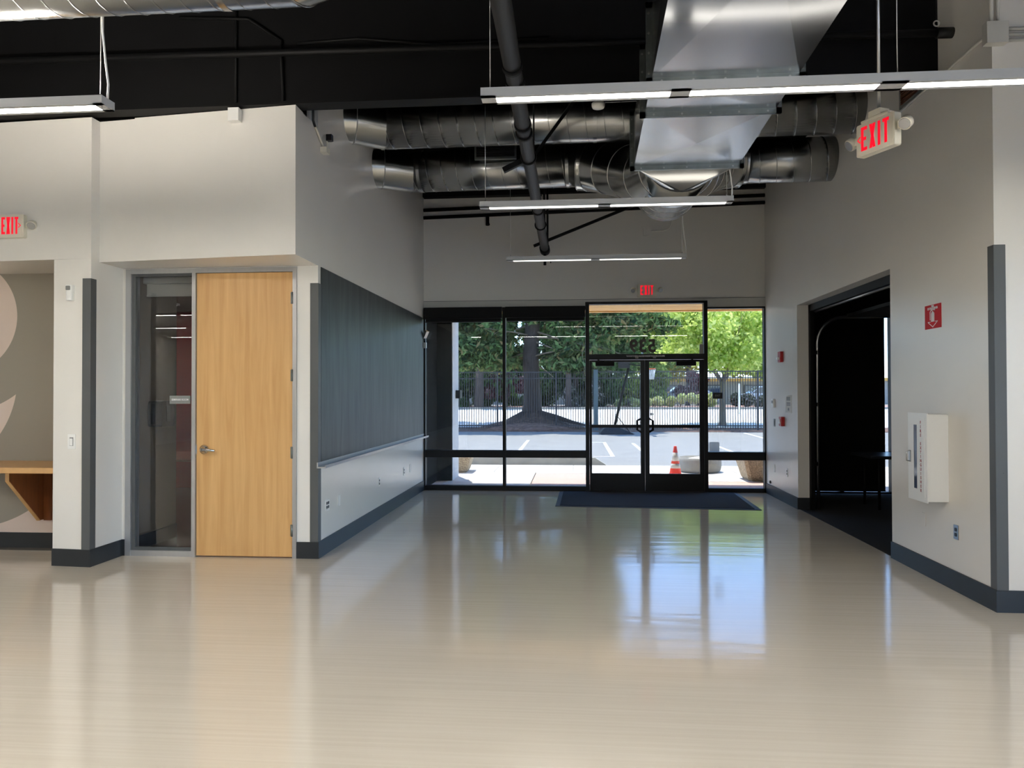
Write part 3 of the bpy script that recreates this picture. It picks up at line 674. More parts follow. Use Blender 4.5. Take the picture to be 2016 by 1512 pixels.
# return grille and conduits on the right wall
t = thing('return_grille', 'dark louvred return grille high on the right wall behind the near light', 'grille', (XR, 6.84, 4.3))
MB().box(XR-.012, XR, 6.60, 7.1, 4.215, 4.24).box(XR-.012, XR, 6.60, 7.1, 4.50, 4.525).box(XR-.012, XR, 6.60, 6.625, 4.24, 4.5).box(XR-.012, XR, 7.075, 7.1, 4.24, 4.5).build('frame', 'grey_plastic', t)
MB().box(XR-.003, XR, 6.625, 7.075, 4.24, 4.5).build('backing', 'black_plastic', t)
me = None
for k in range(13):
    z = 4.25+k*.02
    MB().bar((XR-.008, 6.626, z), (XR-.008, 7.074, z), .012, .003).build('slat', 'brown_ply', t)
t = thing('junction_box', 'large cream junction box with conduits at the top right corner', 'junction box', (3.03, 5.55, 4.17))
MB().bbox(2.975, 3.125, 5.53, 5.60, 4.10, 4.255, .004, 'z').build('box', 'trim_paint', t)
MB().tube([(3.03, 5.575, 4.255), (3.03, 5.575, 5.6)], .014, 10).build('conduit', 'trim_paint', t)
MB().tube([(3.075, 5.575, 4.255), (3.075, 5.575, 5.6)], .011, 10).build('conduit', 'trim_paint', t)
for z in (4.135, 4.175, 4.215): MB().tube([(3.125, 5.58, z), (4.6, 5.58, z)], .013, 10).build('conduit', 'trim_paint', t)
MB().tube([(3.03, 5.60, 4.2), (3.03, 7.35, 4.18)], .011, 10).build('conduit', 'trim_paint', t)
# left upper wall: junction box, security sensor with conduit, far wall box
t = thing('junction_box', 'small white junction box on top of the white wall above the wooden door', 'junction box', (-3.02, 6.40, 4.09))
MB().bbox(-3.075, -2.975, 6.33, 6.44, 4.035, 4.15, .004, 'z').build('box', 'white_plastic', t)
MB().tube([(-3.02, 6.375, 4.15), (-3.02, 6.375, 5.58)], .012, 8).build('conduit', 'black_steel', t)
t = thing('security_sensor', 'small black and blue sensor on a bracket high on the left wall', 'sensor', (XL, 7.03, 4.02))
MB().bbox(XL+.045, XL+.10, 7.02, 7.075, 4.07, 4.135, .006, 'x').build('sensor_head', 'black_plastic', t)
MB().box(XL+.1, XL+.103, 7.025, 7.07, 4.075, 4.13).build('lens', 'car_glass', t)
MB().bar((XL+.05, 7.045, 4.08), (XL+.05, 7.045, 3.99), .02, .008).bbox(XL, XL+.065, 6.985, 7.085, 3.945, 4.0, .004, 'x').build('bracket', 'cream_plastic', t)
MB().tube([(XL+.02, 7.03, 4.0), (XL+.02, 6.93, 4.05), (XL+.015, 6.80, 4.13)], .011, 8).build('conduit', 'cream_plastic', t)
MB().tube([(XL+.015, 6.80, 4.13), (XL+.015, 6.74, 4.17), (XL+.015, 6.73, 4.93)], .013, 8).build('cable', 'black_pipe', t)
t = thing('junction_box', 'small painted junction box on the far wall below the round ducts', 'junction box', (1.2, YF, 4.18))
MB().bbox(1.135, 1.26, YF-.05, YF, 4.118, 4.245, .004, 'y').build('box', 'wall_paint', t)
MB().tube([(1.26, YF-.02, 4.19), (1.45, YF-.02, 4.19), (1.54, YF-.02, 4.22), (1.58, YF-.02, 4.29), (1.585, YF-.02, 4.93)], .012, 8).build('conduit', 'wall_paint', t)
# spot / sensor pair beside the left window
t = thing('entry_sensor', 'small silver two piece sensor at the window edge beyond the chalkboard', 'sensor', (XL+.03, YF-.06, 2.5))
MB().bbox(XL+.005, XL+.06, YF-.10, YF-.04, 2.33, 2.42, .008, 'z').build('lower_unit', 'alu', t)
MB().bar((XL+.02, YF-.08, 2.50), (XL+.075, YF-.115, 2.61), .06, .055).build('upper_unit', 'alu', t)
MB().tube([(XL+.03, YF-.07, 2.42), (XL+.03, YF-.075, 2.52)], .008, 8).build('swivel', 'black_plastic', t)

# ------------------------------------------------------------------ overhead door track and the dark room
d3 = struct('door_3')
MB().box(XR+WT, XR+WT+.05, JF-.08, JF, 0, ZO).box(XR+WT, XR+WT+.05, JN, JN+.08, 0, ZO).box(XR+WT, XR+WT+.05, JN, JF, ZO-.09, ZO).build('door_frame', 'black_steel', d3)
tr = [(XR+.24, JF-.08, .0), (XR+.24, JF-.08, 2.25)]
for k in range(1, 7): a = k*PI/12; tr.append((XR+.24+.35*(1-math.cos(a)), JF-.08, 2.25+.35*math.sin(a)))
tr.append((XR+2.6, JF-.08, 2.62))
MB().tube(tr, .022, 8).build('door_track', 'steel', d3)
tr2 = [(x, JN+.08, z) for x, y, z in tr]; MB().tube(tr2, .022, 8).build('door_track', 'steel', d3)
MB().tube([(XR+.24, JN+.02, 2.70), (XR+.24, JF-.02, 2.70)], .028, 12).build('torsion_shaft', 'steel', d3)
MB().box(XR+.17, XR+.30, JN, JF, 2.735, 2.775).build('header_angle', 'black_steel', d3)
for z in (.6, 1.4, 2.1): MB().box(XR+.2, XR+.24, JF-.1, JF-.02, z, z+.05).build('track_bracket', 'black_steel', d3)
for k in range(4): MB().box(XR+.62+k*.50, XR+1.1+k*.50, JN+.1, JF-.1, 2.60, 2.64).build('door_section', 'unlit_black', d3)
MB().box(12.0, 12.15, YC+.15, YF+.1, 0, 3.6).build('wall_dark_side', 'unlit_black', kind='structure')
MB().box(XR+WT, 12.1, YC+.15, YF+.1, 3.3, 3.4).build('ceiling_dark', 'unlit_black', kind='structure')
MB().box(XR+WT, XR+WT+.012, YC+.15, JN, 0, 3.3).box(XR+WT, XR+WT+.012, JF, YF, 0, 3.3).box(XR+WT, XR+WT+.012, JN, JF, ZO, 3.3).box(XR+WT, 12, YC+.15, YC+.16, 0, 3.3).build('wall_dark_lining', 'unlit_black', kind='structure')
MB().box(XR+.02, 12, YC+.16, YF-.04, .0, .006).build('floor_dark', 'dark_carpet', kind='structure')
MB().box(XR+WT, 12.1, YF, YF+.15, 2.99, 3.4).build('wall_dark_far', 'unlit_black', kind='structure')
w3 = struct('window_3')
MB().box(XR+WT, 12, YF-.03, YF+.09, .538, .653).box(XR+WT, 12, YF-.03, YF+.09, 0, .03).build('mid_rail', 'bronze', w3)
for x in (3.25, 4.20, 4.98, 6.3, 7.6, 8.9, 10.2, 11.5):
    MB().box(x-.03, x+.03, YF-.03, YF+.09, 0, 2.99).build('mullion', 'bronze', w3)
MB().box(XR+WT, 12, YF+.03, YF+.036, .03, 2.99).build('pane', 'glass', w3)
for x0, x1, lab in ((3.2, 4.83, 'lowered black blind inside the dark room nearest the hall'), (4.925, 6.6, 'lowered black blind inside the dark room right of the bright gap')):
    t = thing('roller_blind', lab, 'blind', ((x0+x1)/2, YF-.1, .05), 'lowered blinds in the dark room')
    MB().bbox(x0, x1, YF-.14, YF-.05, 2.88, 2.985, .01, 'x').build('cassette', 'blind_fabric', t)
    MB().box(x0, x1, YF-.09, YF-.086, .06, 2.88).build('fabric', 'blind_fabric', t)
    MB().bbox(x0, x1, YF-.099, YF-.077, .045, .065, .005, 'x').build('bottom_bar', 'black_plastic', t)
MB().box(6.6, 12, YF-.09, YF-.085, .03, 2.98).build('trim_blackout', 'blind_fabric', kind='structure')
t = thing('folding_table', 'dark table standing inside the dark room behind the doorway', 'table', (4.6, 10.6, 0))
MB().bbox(3.95, 5.6, 10.2, 10.9, .70, .735, .01, 'x').build('tabletop', 'dark_laminate', t)
for x in (4.1, 5.45):
    for y in (10.3, 10.8): MB().tube([(x, y, .006), (x, y, .70)], .02, 8).build('leg', 'black_steel', t)

# ------------------------------------------------------------------ pendant lights
def pendant(x0, yc, label, lens, cord_end=1, zt=5.6, length=2.36, cordx=None, name='pendant_light', both=True):
    z0, z1 = 3.35, 3.404; y0, y1 = yc-.064, yc+.064; x1 = x0+length
    t = thing(name, label, 'pendant light', ((x0+x1)/2, yc, z0), 'linear white pendant lights')
    MB().box(x0, x1, y0, y1, z0+.006, z1).box(x0, x0+.09, y0, y1, z0, z0+.006).box(x1-.06, x1, y0, y1, z0, z0+.006).box(x0+1.12, x0+1.235, y0, y1, z0, z0+.006).box(x0, x1, y0, y0+.028, z0, z0+.006).box(x0, x1, y1-.028, y1, z0, z0+.006).build('housing', 'fixture_paint', t)
    for a, b in ((x0+.09, x0+1.12), (x0+1.235, x1-.06)): MB().box(a, b, y0+.028, y1-.028, z0+.002, z0+.0058).build('lens', lens, t)
    for a, b in ((x0+.12, x0+1.12), (x0+1.235, x1-.12)): MB().box(a, b, y0+.028, y1-.028, z1, z1+.002).build('added_uplight', lens+'_up', t)  # glowing strips added on top to light the upper walls
    for x in ((x0+.05, x1-.05) if both else (x0+.05,)):
        MB().tube([(x, yc, z1), (x, yc, zt)], .003, 6).lathe([(.008, z1), (.008, z1+.02), (.004, z1+.03)], x, yc, 8).build('suspension_cable', 'steel', t)
    if cord_end:
        cx = x1-.05 if cord_end > 0 else x0+.05
        pts = [(cx+.045, yc, z1), (cx+.05, yc, z1+.09), (cx+.03, yc, z1+.24), (cx+.012, yc, z1+.42), (cx+.008, yc+.005, z1+.8), (cx+.005, yc+.005, zt)]
        MB().tube(pts, .0065, 8).build('power_cord', 'white_plastic', t)
    return t
pendant(-.543, 4.39, 'long white linear pendant nearest the camera, crossing under the square duct', 'lens_front', 0, both=False)
pendant(1.817, 4.39, 'white linear pendant at the top right, running out of the frame', 'lens_right', 0)
pendant(-5.205, 4.29, 'white linear pendant at the upper left, cut by the frame', 'lens_left', 1)
pendant(-.88, 6.97, 'middle white linear pendant hanging below the round duct junction', 'lens_hall', 1, 4.93)
pendant(-.88, 9.79, 'farthest white linear pendant, in front of the far wall', 'lens_hall', 1, 4.93)
for rw, yy in (('first', 1.0), ('second', -1.9), ('third', -5.0), ('fourth', -8.1)):  # invented lamp rows, out of view, added to brighten the room
    for ps, xx in (('farthest left', -12.6), ('second from the left', -10.0)) + ((('middle', -5.2), ('second from the right', -1.9), ('farthest right', 1.2)) if yy == 1.0 else ()):
        pendant(xx, yy, 'added unseen lamp behind the camera, %s one of the %s row' % (ps, rw), 'lens_wing' if xx < -7 else 'lens_back', 0)

# ------------------------------------------------------------------ ducts
def rings_seam(mb, path, r, pitch, n=14):
    """helical lock seam as a thin raised tube around a straight duct"""
    p0, p1 = Vector(path[0]), Vector(path[1]); t = (p1-p0); Ln = t.length; t.normalize()
    x = Vector((0, 0, 1)); x = (x-t*x.dot(t)).normalized(); y = t.cross(x); pts = []
    N = int(Ln/pitch*24)
    for i in range(N+1):
        a = 2*PI*i/24; pts.append(p0+t*(Ln*i/N)+(x*math.cos(a)+y*math.sin(a))*(r+.001))
    return mb.tube(pts, .0045, 5, True)
def ring(mb, p, d, r, wd=.006, th=.006):
    d = Vector(d).normalized(); p = Vector(p)
    x = Vector((0, 0, 1)) if abs(d.z) < .9 else Vector((1, 0, 0)); x = (x-d*x.dot(d)).normalized(); y = d.cross(x); pts = []
    for i in range(41):
        a = 2*PI*i/40; pts.append(p+(x*math.cos(a)+y*math.sin(a))*r)
    return mb.tube(pts, th, 5, False)
def elbow(t, pts, rs, n=40, name='elbow_gore'):
    for i in range(len(pts)-1):
        # mitred joints: ring planes bisect the bend
        pass
    V = [Vector(p) for p in pts]; R = []
    ref = Vector((0, 0, 1))
    for i, p in enumerate(V):
        a = (V[i]-V[i-1]).normalized() if i > 0 else (V[1]-V[0]).normalized(); b = (V[i+1]-V[i]).normalized() if i < len(V)-1 else a
        nrm = (a+b).normalized(); x = (ref-nrm*ref.dot(nrm)).normalized(); y = nrm.cross(x)
        # stretch in the bend plane so the tube keeps its section
        k_ = 1/max(.7, a.dot(nrm)); bend = (a-b); bd = (bend-nrm*bend.dot(nrm))
        ringp = []
        for q in range(n):
            an = 2*PI*q/n; o = (x*math.cos(an)+y*math.sin(an))*rs[i]
            if bd.length > 1e-4: u = bd.normalized(); o = o+u*(o.dot(u)*(k_-1))
            ringp.append(p+o)
        R.append(ringp)
    for i in range(len(V)-1):
        m = MB(); m.add(R[i]+R[i+1], [(q, (q+1) % n, n+(q+1) % n, n+q) for q in range(n)], True); m.build(name, 'gore_metal', t)
    for ringp in R: MB().tube(ringp+[ringp[0]], .007, 5, False).build('seam', 'spiral_metal', t)
def round_duct(label, p0, p1, r, pitch=.15, elbow_pts=None, elbow_r=None, joints=()):
    t = thing('round_duct', label, 'duct', p0, 'spiral round ducts')
    MB().tube([p0, p1], r, 48).build('duct_body', 'spiral_metal', t)
    rings_seam(MB(), (p0, p1), r, pitch).build('spiral_seam', 'spiral_metal', t)
    d = Vector(p1)-Vector(p0)
    for f in joints:
        q = Vector(p0)+d*f
        MB().tube([q-d.normalized()*.02, q+d.normalized()*.02], r+.006, 48, False).build('coupling', 'spiral_metal', t)
    if elbow_pts: elbow(t, elbow_pts, [elbow_r or r]*len(elbow_pts))
    return t
round_duct('upper round spiral duct crossing the hall wall to wall', (-2.12, 8.19, 4.62), (XR+.1, 8.10, 4.61), .25, .20,
           [(-2.12, 8.19, 4.62), (-2.42, 7.98, 4.62), (-2.58, 7.93, 4.62)], .252, (.45, .78))
t2 = round_duct('left arm of the lower round duct, entering the left wall', (-2.05, 9.33, 4.44), (.10, 9.16, 4.41), .255, .19,
           [(-2.05, 9.33, 4.44), (-2.40, 9.12, 4.44), (-2.58, 9.07, 4.44)], .257, (.06, .93))
round_duct('right arm of the lower round duct, entering the right wall', (1.95, 9.02, 4.36), (XR+.1, 8.93, 4.34), .255, .19, None, None, (.1,))
# dark register on the lower round duct
t = thing('duct_register', 'black louvred register set on the lower round duct left of the sprinkler pipe', 'grille', (-.9, 8.95, 4.5))
MB().box(-1.17, -.70, 8.90, 8.925, 4.46, 4.66).build('backing', 'black_plastic', t)
MB().box(-1.19, -.68, 8.885, 8.93, 4.44, 4.465).box(-1.19, -.68, 8.885, 8.93, 4.655, 4.675).box(-1.19, -1.17, 8.885, 8.93, 4.465, 4.655).box(-.70, -.68, 8.885, 8.93, 4.465, 4.655).box(-1.15, -.72, 8.93, 9.06, 4.47, 4.65).build('frame', 'flange_metal', t)
for k in range(8): MB().bar((-1.17, 8.893, 4.48+k*.022), (-.70, 8.893, 4.48+k*.022), .012, .003).build('louver', 'black_plastic', t)
# duct at the top left of the frame
t = round_duct('round spiral duct along the ceiling at the upper left corner', (-7.5, 3.93, 3.97), (-1.52, 3.93, 3.97), .22, .155,
               [(-1.52, 3.93, 3.97), (-1.34, 3.85, 3.97), (-1.22, 3.70, 3.97), (-1.18, 3.5, 3.97), (-1.18, 2.2, 3.97)], .222, (.93,))
# rectangular trunk along the hall
rd = thing('square_duct', 'large rectangular sheet metal duct running overhead toward the doors', 'duct', (1.0, 5, 3.62))
ZB, ZT, DW = 3.62, 4.075, .925
cxl = lambda y: .958+.0205*(y-3.84)
def section(y0, y1, sag=.014):
    m = MB(); c0, c1 = cxl(y0), cxl(y1); h_ = DW/2
    A = [(c0-h_, y0, ZB), (c0+h_, y0, ZB), (c1+h_, y1, ZB), (c1-h_, y1, ZB)]; T = [(x, y, ZT) for x, y, z in A]
    cm = (c0+c1)/2; ym = (y0+y1)/2; zm = (ZB+ZT)/2
    ctr = [(cm, ym, ZB-sag), (cm, ym, ZT+sag), (cm-h_-sag, ym, zm), (cm+h_+sag, ym, zm)]
    v = A+T+ctr
    fs = [(0, 1, 8), (1, 2, 8), (2, 3, 8), (3, 0, 8), (4, 5, 9), (5, 6, 9), (6, 7, 9), (7, 4, 9), (0, 4, 10), (4, 7, 10), (7, 3, 10), (3, 0, 10), (1, 5, 11), (5, 6, 11), (6, 2, 11), (2, 1, 11)]
    m.add(v, fs); return m.build('duct_section', 'sheet_metal', rd)
def flange(y):
    m = MB(); cx = cxl(y); h_ = DW/2; e = .038; a, b = y-.014, y+.014
    m.box(cx-h_-e, cx+h_+e, a, b, ZB-e, ZB+.002).box(cx-h_-e, cx+h_+e, a, b, ZT-.002, ZT+e).box(cx-h_-e, cx-h_+.002, a, b, ZB-e, ZT+e).box(cx+h_-.002, cx+h_+e, a, b, ZB-e, ZT+e)
    f_ = m.build('flange', 'flange_metal', rd)
    for k in range(5):
        x = cx-h_+.06+k*(DW-.12)/4; MB().tube([(x, a-.004, ZB-.022), (x, b+.004, ZB-.022)], .008, 6).build('bolt', 'steel', f_)
    for k in range(4):
        z = ZB+.03+k*.13
        for sx in (-1, 1): MB().tube([(cx+sx*(h_+.022), a-.004, z), (cx+sx*(h_+.022), b+.004, z)], .008, 6).build('bolt', 'steel', f_)
for y0, y1 in ((-6.5, -3.6), (-3.6, -.72), (-.72, 2.06), (2.06, 4.80), (4.80, 5.38), (5.38, 6.66)): section(y0, y1, .022 if y1-y0 > 1 else .012)
for y in (-3.6, -.72, 2.06, 4.80, 5.38, 6.66): flange(y)
# square-to-round transition, tee body and the two elbows
TX, TY, TZ, TR = 1.03, 7.06, 3.84, .345
jn = thing('duct_junction', 'shiny sheet metal junction splitting the square duct into two round elbows', 'duct', (TX, 7.5, 3.5))
m = MB(); n = 48; cx = cxl(6.66); h_ = DW/2; y0 = 6.68
cor = [(cx+h_, y0, ZT), (cx-h_, y0, ZT), (cx-h_, y0, ZB), (cx+h_, y0, ZB)]
rg = [(TX+TR*math.cos(2*PI*k/n), TY, TZ+TR*math.sin(2*PI*k/n)) for k in range(n)]
fs = []; sms = []
for k in range(n): fs.append((k//12, 4+k, 4+(k+1) % n))
m.add(cor+rg, fs, False)
for i in range(4): m.add([cor[i], cor[(i+1) % 4], rg[((i+1) % 4)*12]], [(0, 1, 2)])
m.build('transition', 'gore_metal', jn)
sm_ = MB(); ring(sm_, (TX, TY, TZ), (0, 1, 0), TR+.002, th=.008); sm_.build('seam', 'black_pipe', jn)
MB().tube([(TX, TY, TZ), (TX, 8.28, TZ)], TR, 48).build('tee_body', 'gore_metal', jn)
rings_seam(MB(), ((TX, 7.6, TZ), (TX, 8.28, TZ)), TR, .22).build('spiral_seam', 'spiral_metal', jn)
elbow(jn, [(.07, 9.163, 4.412), (.085, 9.162, 4.411), (.22, 9.13, 4.39), (.46, 8.94, 4.30), (.68, 8.58, 4.14), (.86, 8.1, 3.96), (.98, 7.5, 3.86), (TX, 7.1, 3.84)], [.256, .30, .30, .305, .31, .32, .325, .33])
elbow(jn, [(1.99, 9.022, 4.362), (1.975, 9.02, 4.361), (1.86, 8.99, 4.35), (1.62, 8.82, 4.27), (1.42, 8.5, 4.13), (1.25, 8.05, 3.96), (1.10, 7.5, 3.86), (TX, 7.1, 3.84)], [.256, .30, .30, .305, .31, .32, .325, .33])

# ------------------------------------------------------------------ sprinkler pipe, braces, small pipes
sp_ = thing('sprinkler_pipe', 'thick dark sprinkler main running overhead toward the far wall', 'pipe', (-.44, 8, 3.8))
PX = lambda y: -.40-.004*(y-4); PZ = 3.81
MB().tube([(PX(-8), -8, PZ), (PX(11.42), 11.42, PZ)], .062, 20).build('pipe_run', 'black_pipe', sp_)
for y in (4.95, 5.2, 6.05, 6.25, 8.9): MB().tube([(PX(y), y-.03, PZ), (PX(y), y+.03, PZ)], .072, 20).build('coupling', 'black_steel', sp_)
MB().tube([(PX(11.3), 11.22, PZ), (PX(11.4), 11.48, PZ)], .078, 20).build('end_cap', 'black_steel', sp_)
MB().tube([(PX(11.4), 11.4, PZ-.06), (PX(11.4), 11.4, PZ-.24)], .022, 10).tube([(PX(11.4), 11.4, PZ-.17), (PX(11.4)+.09, 11.4, PZ-.17)], .008, 8).tube([(PX(11.4)+.09, 11.4, PZ-.21), (PX(11.4)+.09, 11.4, PZ-.13)], .007, 8).build('drain_valve', 'black_steel', sp_)
MB().bar((-.60, 11.35, 3.86), (1.05, 11.35, 4.50), .045, .04).build('sway_brace', 'black_steel', sp_)
MB().bar((-.66, 7.0, 3.72), (-.36, 7.0, 3.86), .05, .05).build('brace_clamp', 'black_steel', sp_)
MB().bar((-.36, 7.0, 3.86), (.35, 7.3, 4.93), .03, .03).build('sway_brace', 'black_steel', sp_)
for y in (6.9, 9.7, 11.1): MB().tube([(PX(y)+.05, y, PZ), (PX(y)+.05, y, 4.93)], .016 if y > 9 else .008, 8).build('hanger_rod', 'black_steel', sp_)
for y in (6.9, 9.7): ring(MB(), (PX(y), y, PZ), (0, 1, 0), .07, th=.009).build('hanger_loop', 'black_steel', sp_)
for k, (za, zb2, lab) in enumerate(((4.60, 4.715, 'upper of the two black pipes running along the top of the far wall'), (4.475, 4.60, 'lower of the two black pipes running along the top of the far wall'))):
    t = thing('wall_pipe', lab, 'pipe', (0, YF-.08, za), 'black pipes on the far wall')
    MB().tube([(XL+.01, YF-.06, za), (XR-.01, YF-.06, zb2)], .03, 12).build('pipe_run', 'black_steel', t)
    if k == 1: MB().tube([(-1.385, YF-.06, za+.02), (-1.385, YF-.06, za-.10), (-1.38, YF-.07, za-.14)], [.03, .028, .036], 12).build('drop_elbow', 'black_steel', t)
MB().box(XL+.01, -.5, YF-.14, YF, 4.80, 4.93).box(-.5, XR, YF-.10, YF, 4.83, 4.93).build('trim_ledger', 'black_steel', kind='structure')
t = thing('cross_pipe', 'black pipe near the ceiling ending at the upper right wall', 'pipe', (2.4, 6.2, 4.48))
MB().tube([(-6, 6.2, 4.60), (XR-.02, 6.15, 4.475)], .03, 12).build('pipe_run', 'black_steel', t)
MB().tube([(XR-.12, 6.152, 4.475), (XR, 6.15, 4.472)], .042, 12).build('pipe_end', 'black_pipe', t)
t = thing('pipe_hanger', 'small white ring hook hanging beside the upper right black pipe', 'hook', (2.95, 6.2, 4.55))
ring(MB(), (2.97, 6.25, 4.60), (0, 1, 0), .022, th=.006).build('ring', 'white_plastic', t); MB().tube([(2.97, 6.25, 4.62), (2.97, 6.25, 5.3)], .003, 6).build('wire', 'black_pipe', t)
t = thing('smoke_detector', 'round white smoke detector below the girder right of the sprinkler pipe', 'smoke detector', (.245, 6.95, 4.3))
MB().lathe([(.02, 4.265), (.055, 4.272), (.062, 4.29), (.062, 4.315), (.05, 4.32)], .245, 6.95, 24).build('body', 'white_plastic', t)
MB().tube([(.245, 6.95, 4.32), (.245, 6.95, 4.93)], .012, 8).build('stem', 'black_pipe', t)
for pts, lab in (([(-3.55, 6.372, 5.0), (-2.9, 6.372, 4.96), (-2.6, 6.372, 4.75), (-2.58, 6.372, 4.2)], 'thin black conduit curving down the girder at the left'), ([(-2.45, 6.372, 4.72), (-1.9, 6.372, 4.74), (-1.2, 6.372, 4.66), (-.2, 6.372, 4.68)], 'thin black conduit running along the girder face')):
    MB().tube(pts, .014, 8).build('conduit', 'black_steel', label=lab, cat='conduit', off=pts[0])

# ------------------------------------------------------------------ door mat
t = thing('door_mat', 'dark blue entrance mat with rubber edge in front of the glass doors', 'mat', (1.17, 11.1, 0))
mv = [(-.22, 11.93), (-.255, 10.34), (2.53, 10.19), (2.57, 11.93)]
MB().prism(mv, .001, .006, 'z').build('rubber_edge', 'mat_rubber', t)
iv = [(-.16, 11.88), (-.19, 10.395), (2.45, 10.255), (2.51, 11.88)]
MB().prism(iv, .006, .012, 'z').build('pile', 'mat_pile', t)

# ================================================================== OUTSIDE
# overhang and side wall of the entrance recess
MB().box(-6, 12.1, YF+.1, 13.78, 3.10, 3.13).build('ceiling_overhang', 'wood_soffit', kind='structure')
MB().box(-6, 12.1, 13.70, 13.85, 3.085, 3.6).build('trim_fascia', 'wood_soffit', kind='structure')
MB().box(-6, 12.1, YF+.2, 13.78, 3.13, 3.6).build('roof_overhang', 'black_deck', kind='structure')
MB().box(-6, XL-.2, YF+.04, YF+.18, 0, 3.10).build('wall_outside_left', 'black_steel', kind='structure')
MB().box(-2.60, -2.47, YF+.10, 13.29, 0, 3.10).build('wall_outside_recess', 'black_deck', kind='structure')
col = struct('wall_pilaster')
MB().box(-2.8, -2.195, 13.30, 14.02, 0, 3.09).build('column', 'stucco', col)
MB().box(-2.47, -2.205, 13.25, 13.30, 0, 3.09).build('dark_panel', 'black_deck', col)
t = thing('wall_box', 'small black box mounted on the pale outdoor pilaster', 'box', (-2.19, 13.8, 1.5))
MB().bbox(-2.195, -2.11, 13.66, 13.92, 1.49, 1.645, .01, 'x').build('body', 'black_plastic', t)

def gz(y): return min(.62, max(0.0, (y-32.6)*.054))
def ground(name, x0, x1, y0, y1, m, z=0.0, step=None, **k):
    mb = MB()
    for a, b in (((y0, y1),) if y1 <= 32.6 or y0 >= 32.6 else ((y0, 32.6), (32.6, y1))):
        za, zb = gz(a)+z, gz(b)+z
        mb.add([(x0, a, za), (x1, a, za), (x1, b, zb), (x0, b, zb), (x0, a, za-.15), (x1, a, za-.15), (x1, b, zb-.15), (x0, b, zb-.15)],
               [(0, 1, 2, 3), (7, 6, 5, 4), (0, 4, 5, 1), (1, 5, 6, 2), (2, 6, 7, 3), (3, 7, 4, 0)])
    return mb.build(name, m, **k)
# entrance walk of cast slabs, with pink aggregate panels let in
walk = struct('floor_walk')
MB().box(-8, 14, YF+.12, 16.3, -.16, -.03).build('bed', 'grey_concrete', walk)
slabs = []
for i, (x0, x1) in enumerate(((-7.5, -5.0), (-5.0, -2.3), (-2.3, -.75), (3.35, 5.2), (5.2, 8), (8, 11))):
    slabs.append((x0, x1, 12.1, 14.78, 'concrete'))
slabs += [(-.75, 3.35, 12.1, 12.22, 'concrete'), (-.75, 3.35, 14.62, 14.78, 'concrete'), (.35, 2.05, 12.23, 14.61, 'concrete')]
slabs += [(-.74, .34, 12.75, 14.60, 'aggregate'), (2.06, 3.34, 12.23, 13.4, 'aggregate'), (-.74, .34, 12.23, 12.74, 'concrete'), (2.06, 3.34, 13.41, 14.61, 'concrete')]
for x in np.arange(-8, 12, 1.6): slabs.append((x, x+1.6, 14.79, 16.28, 'concrete'))
for x0, x1, y0, y1, mm in slabs:
    MB().box(x0+.006, x1-.006, y0+.006, y1-.006, -.05, .0).build('slab', mm, walk)
ground('floor_parking', -40, 40, 16.3, 30.6, 'asphalt', -.02, kind='structure')
ground('floor_fence_strip', -40, 40, 30.6, 33.4, 'bark_mulch', 0, kind='structure')
ground('floor_street', -60, 60, 33.4, 44.0, 'road', 0.0, kind='structure')
ground('floor_kerb', -60, 60, 44.0, 44.35, 'grey_concrete', .12, kind='structure')
ground('floor_planting_bed', -60, 60, 44.35, 51, 'pink_mulch', .1, kind='structure')
ground('floor_far_lot', -80, 80, 51, 70, 'grey_concrete', .0, kind='structure')
sb = MB()
def stripe(p, q, wd=.1):
    p, q = Vector((*p, 0)), Vector((*q, 0)); d = (q-p).normalized(); nrm = Vector((-d.y, d.x, 0))*wd/2
    sb.add([p+nrm+Vector((0, 0, -.019)), p-nrm+Vector((0, 0, -.019)), q-nrm+Vector((0, 0, -.019)), q+nrm+Vector((0, 0, -.019)), p+nrm+Vector((0, 0, -.012)), p-nrm+Vector((0, 0, -.012)), q-nrm+Vector((0, 0, -.012)), q+nrm+Vector((0, 0, -.012))],
           [(0, 1, 2, 3), (7, 6, 5, 4), (0, 4, 5, 1), (1, 5, 6, 2), (2, 6, 7, 3), (3, 7, 4, 0)])
for p, q in (((-1.49, 20.2), (-1.53, 25)), ((.5, 24.05), (1.0, 24.05)), ((1.0, 24.1), (.99, 18.7)), ((.5, 18.68), (1.0, 18.68)), ((1.885, 23.6), (1.895, 20.2)), ((4.3, 22.4), (4.27, 18.5)), ((6.78, 30), (6.6, 24.6)), ((-4.3, 25), (-4.2, 20))):
    sb = MB(); stripe(p, q); sb.build('parking_stripe', 'stripe_paint', kind='structure')
# wheel stop
ws = MB(); ws.prism([(16.40, -.02), (16.62, -.02), (16.57, .15), (16.45, .15)], -2.55, .48, 'x')
ws.add([(.48, 16.40, -.02), (.48, 16.62, -.02), (.48, 16.57, .15), (.48, 16.45, .15), (.74, 16.42, -.02), (.74, 16.60, -.02)], [(0, 4, 3), (1, 2, 5), (3, 4, 5, 2), (0, 1, 5, 4), (0, 3, 2, 1)])
ws.build('wheel_stop', 'wheelstop_concrete', label='long pale concrete wheel stop at the edge of the entrance walk', cat='wheel stop', off=(-.9, 16.5, 0))
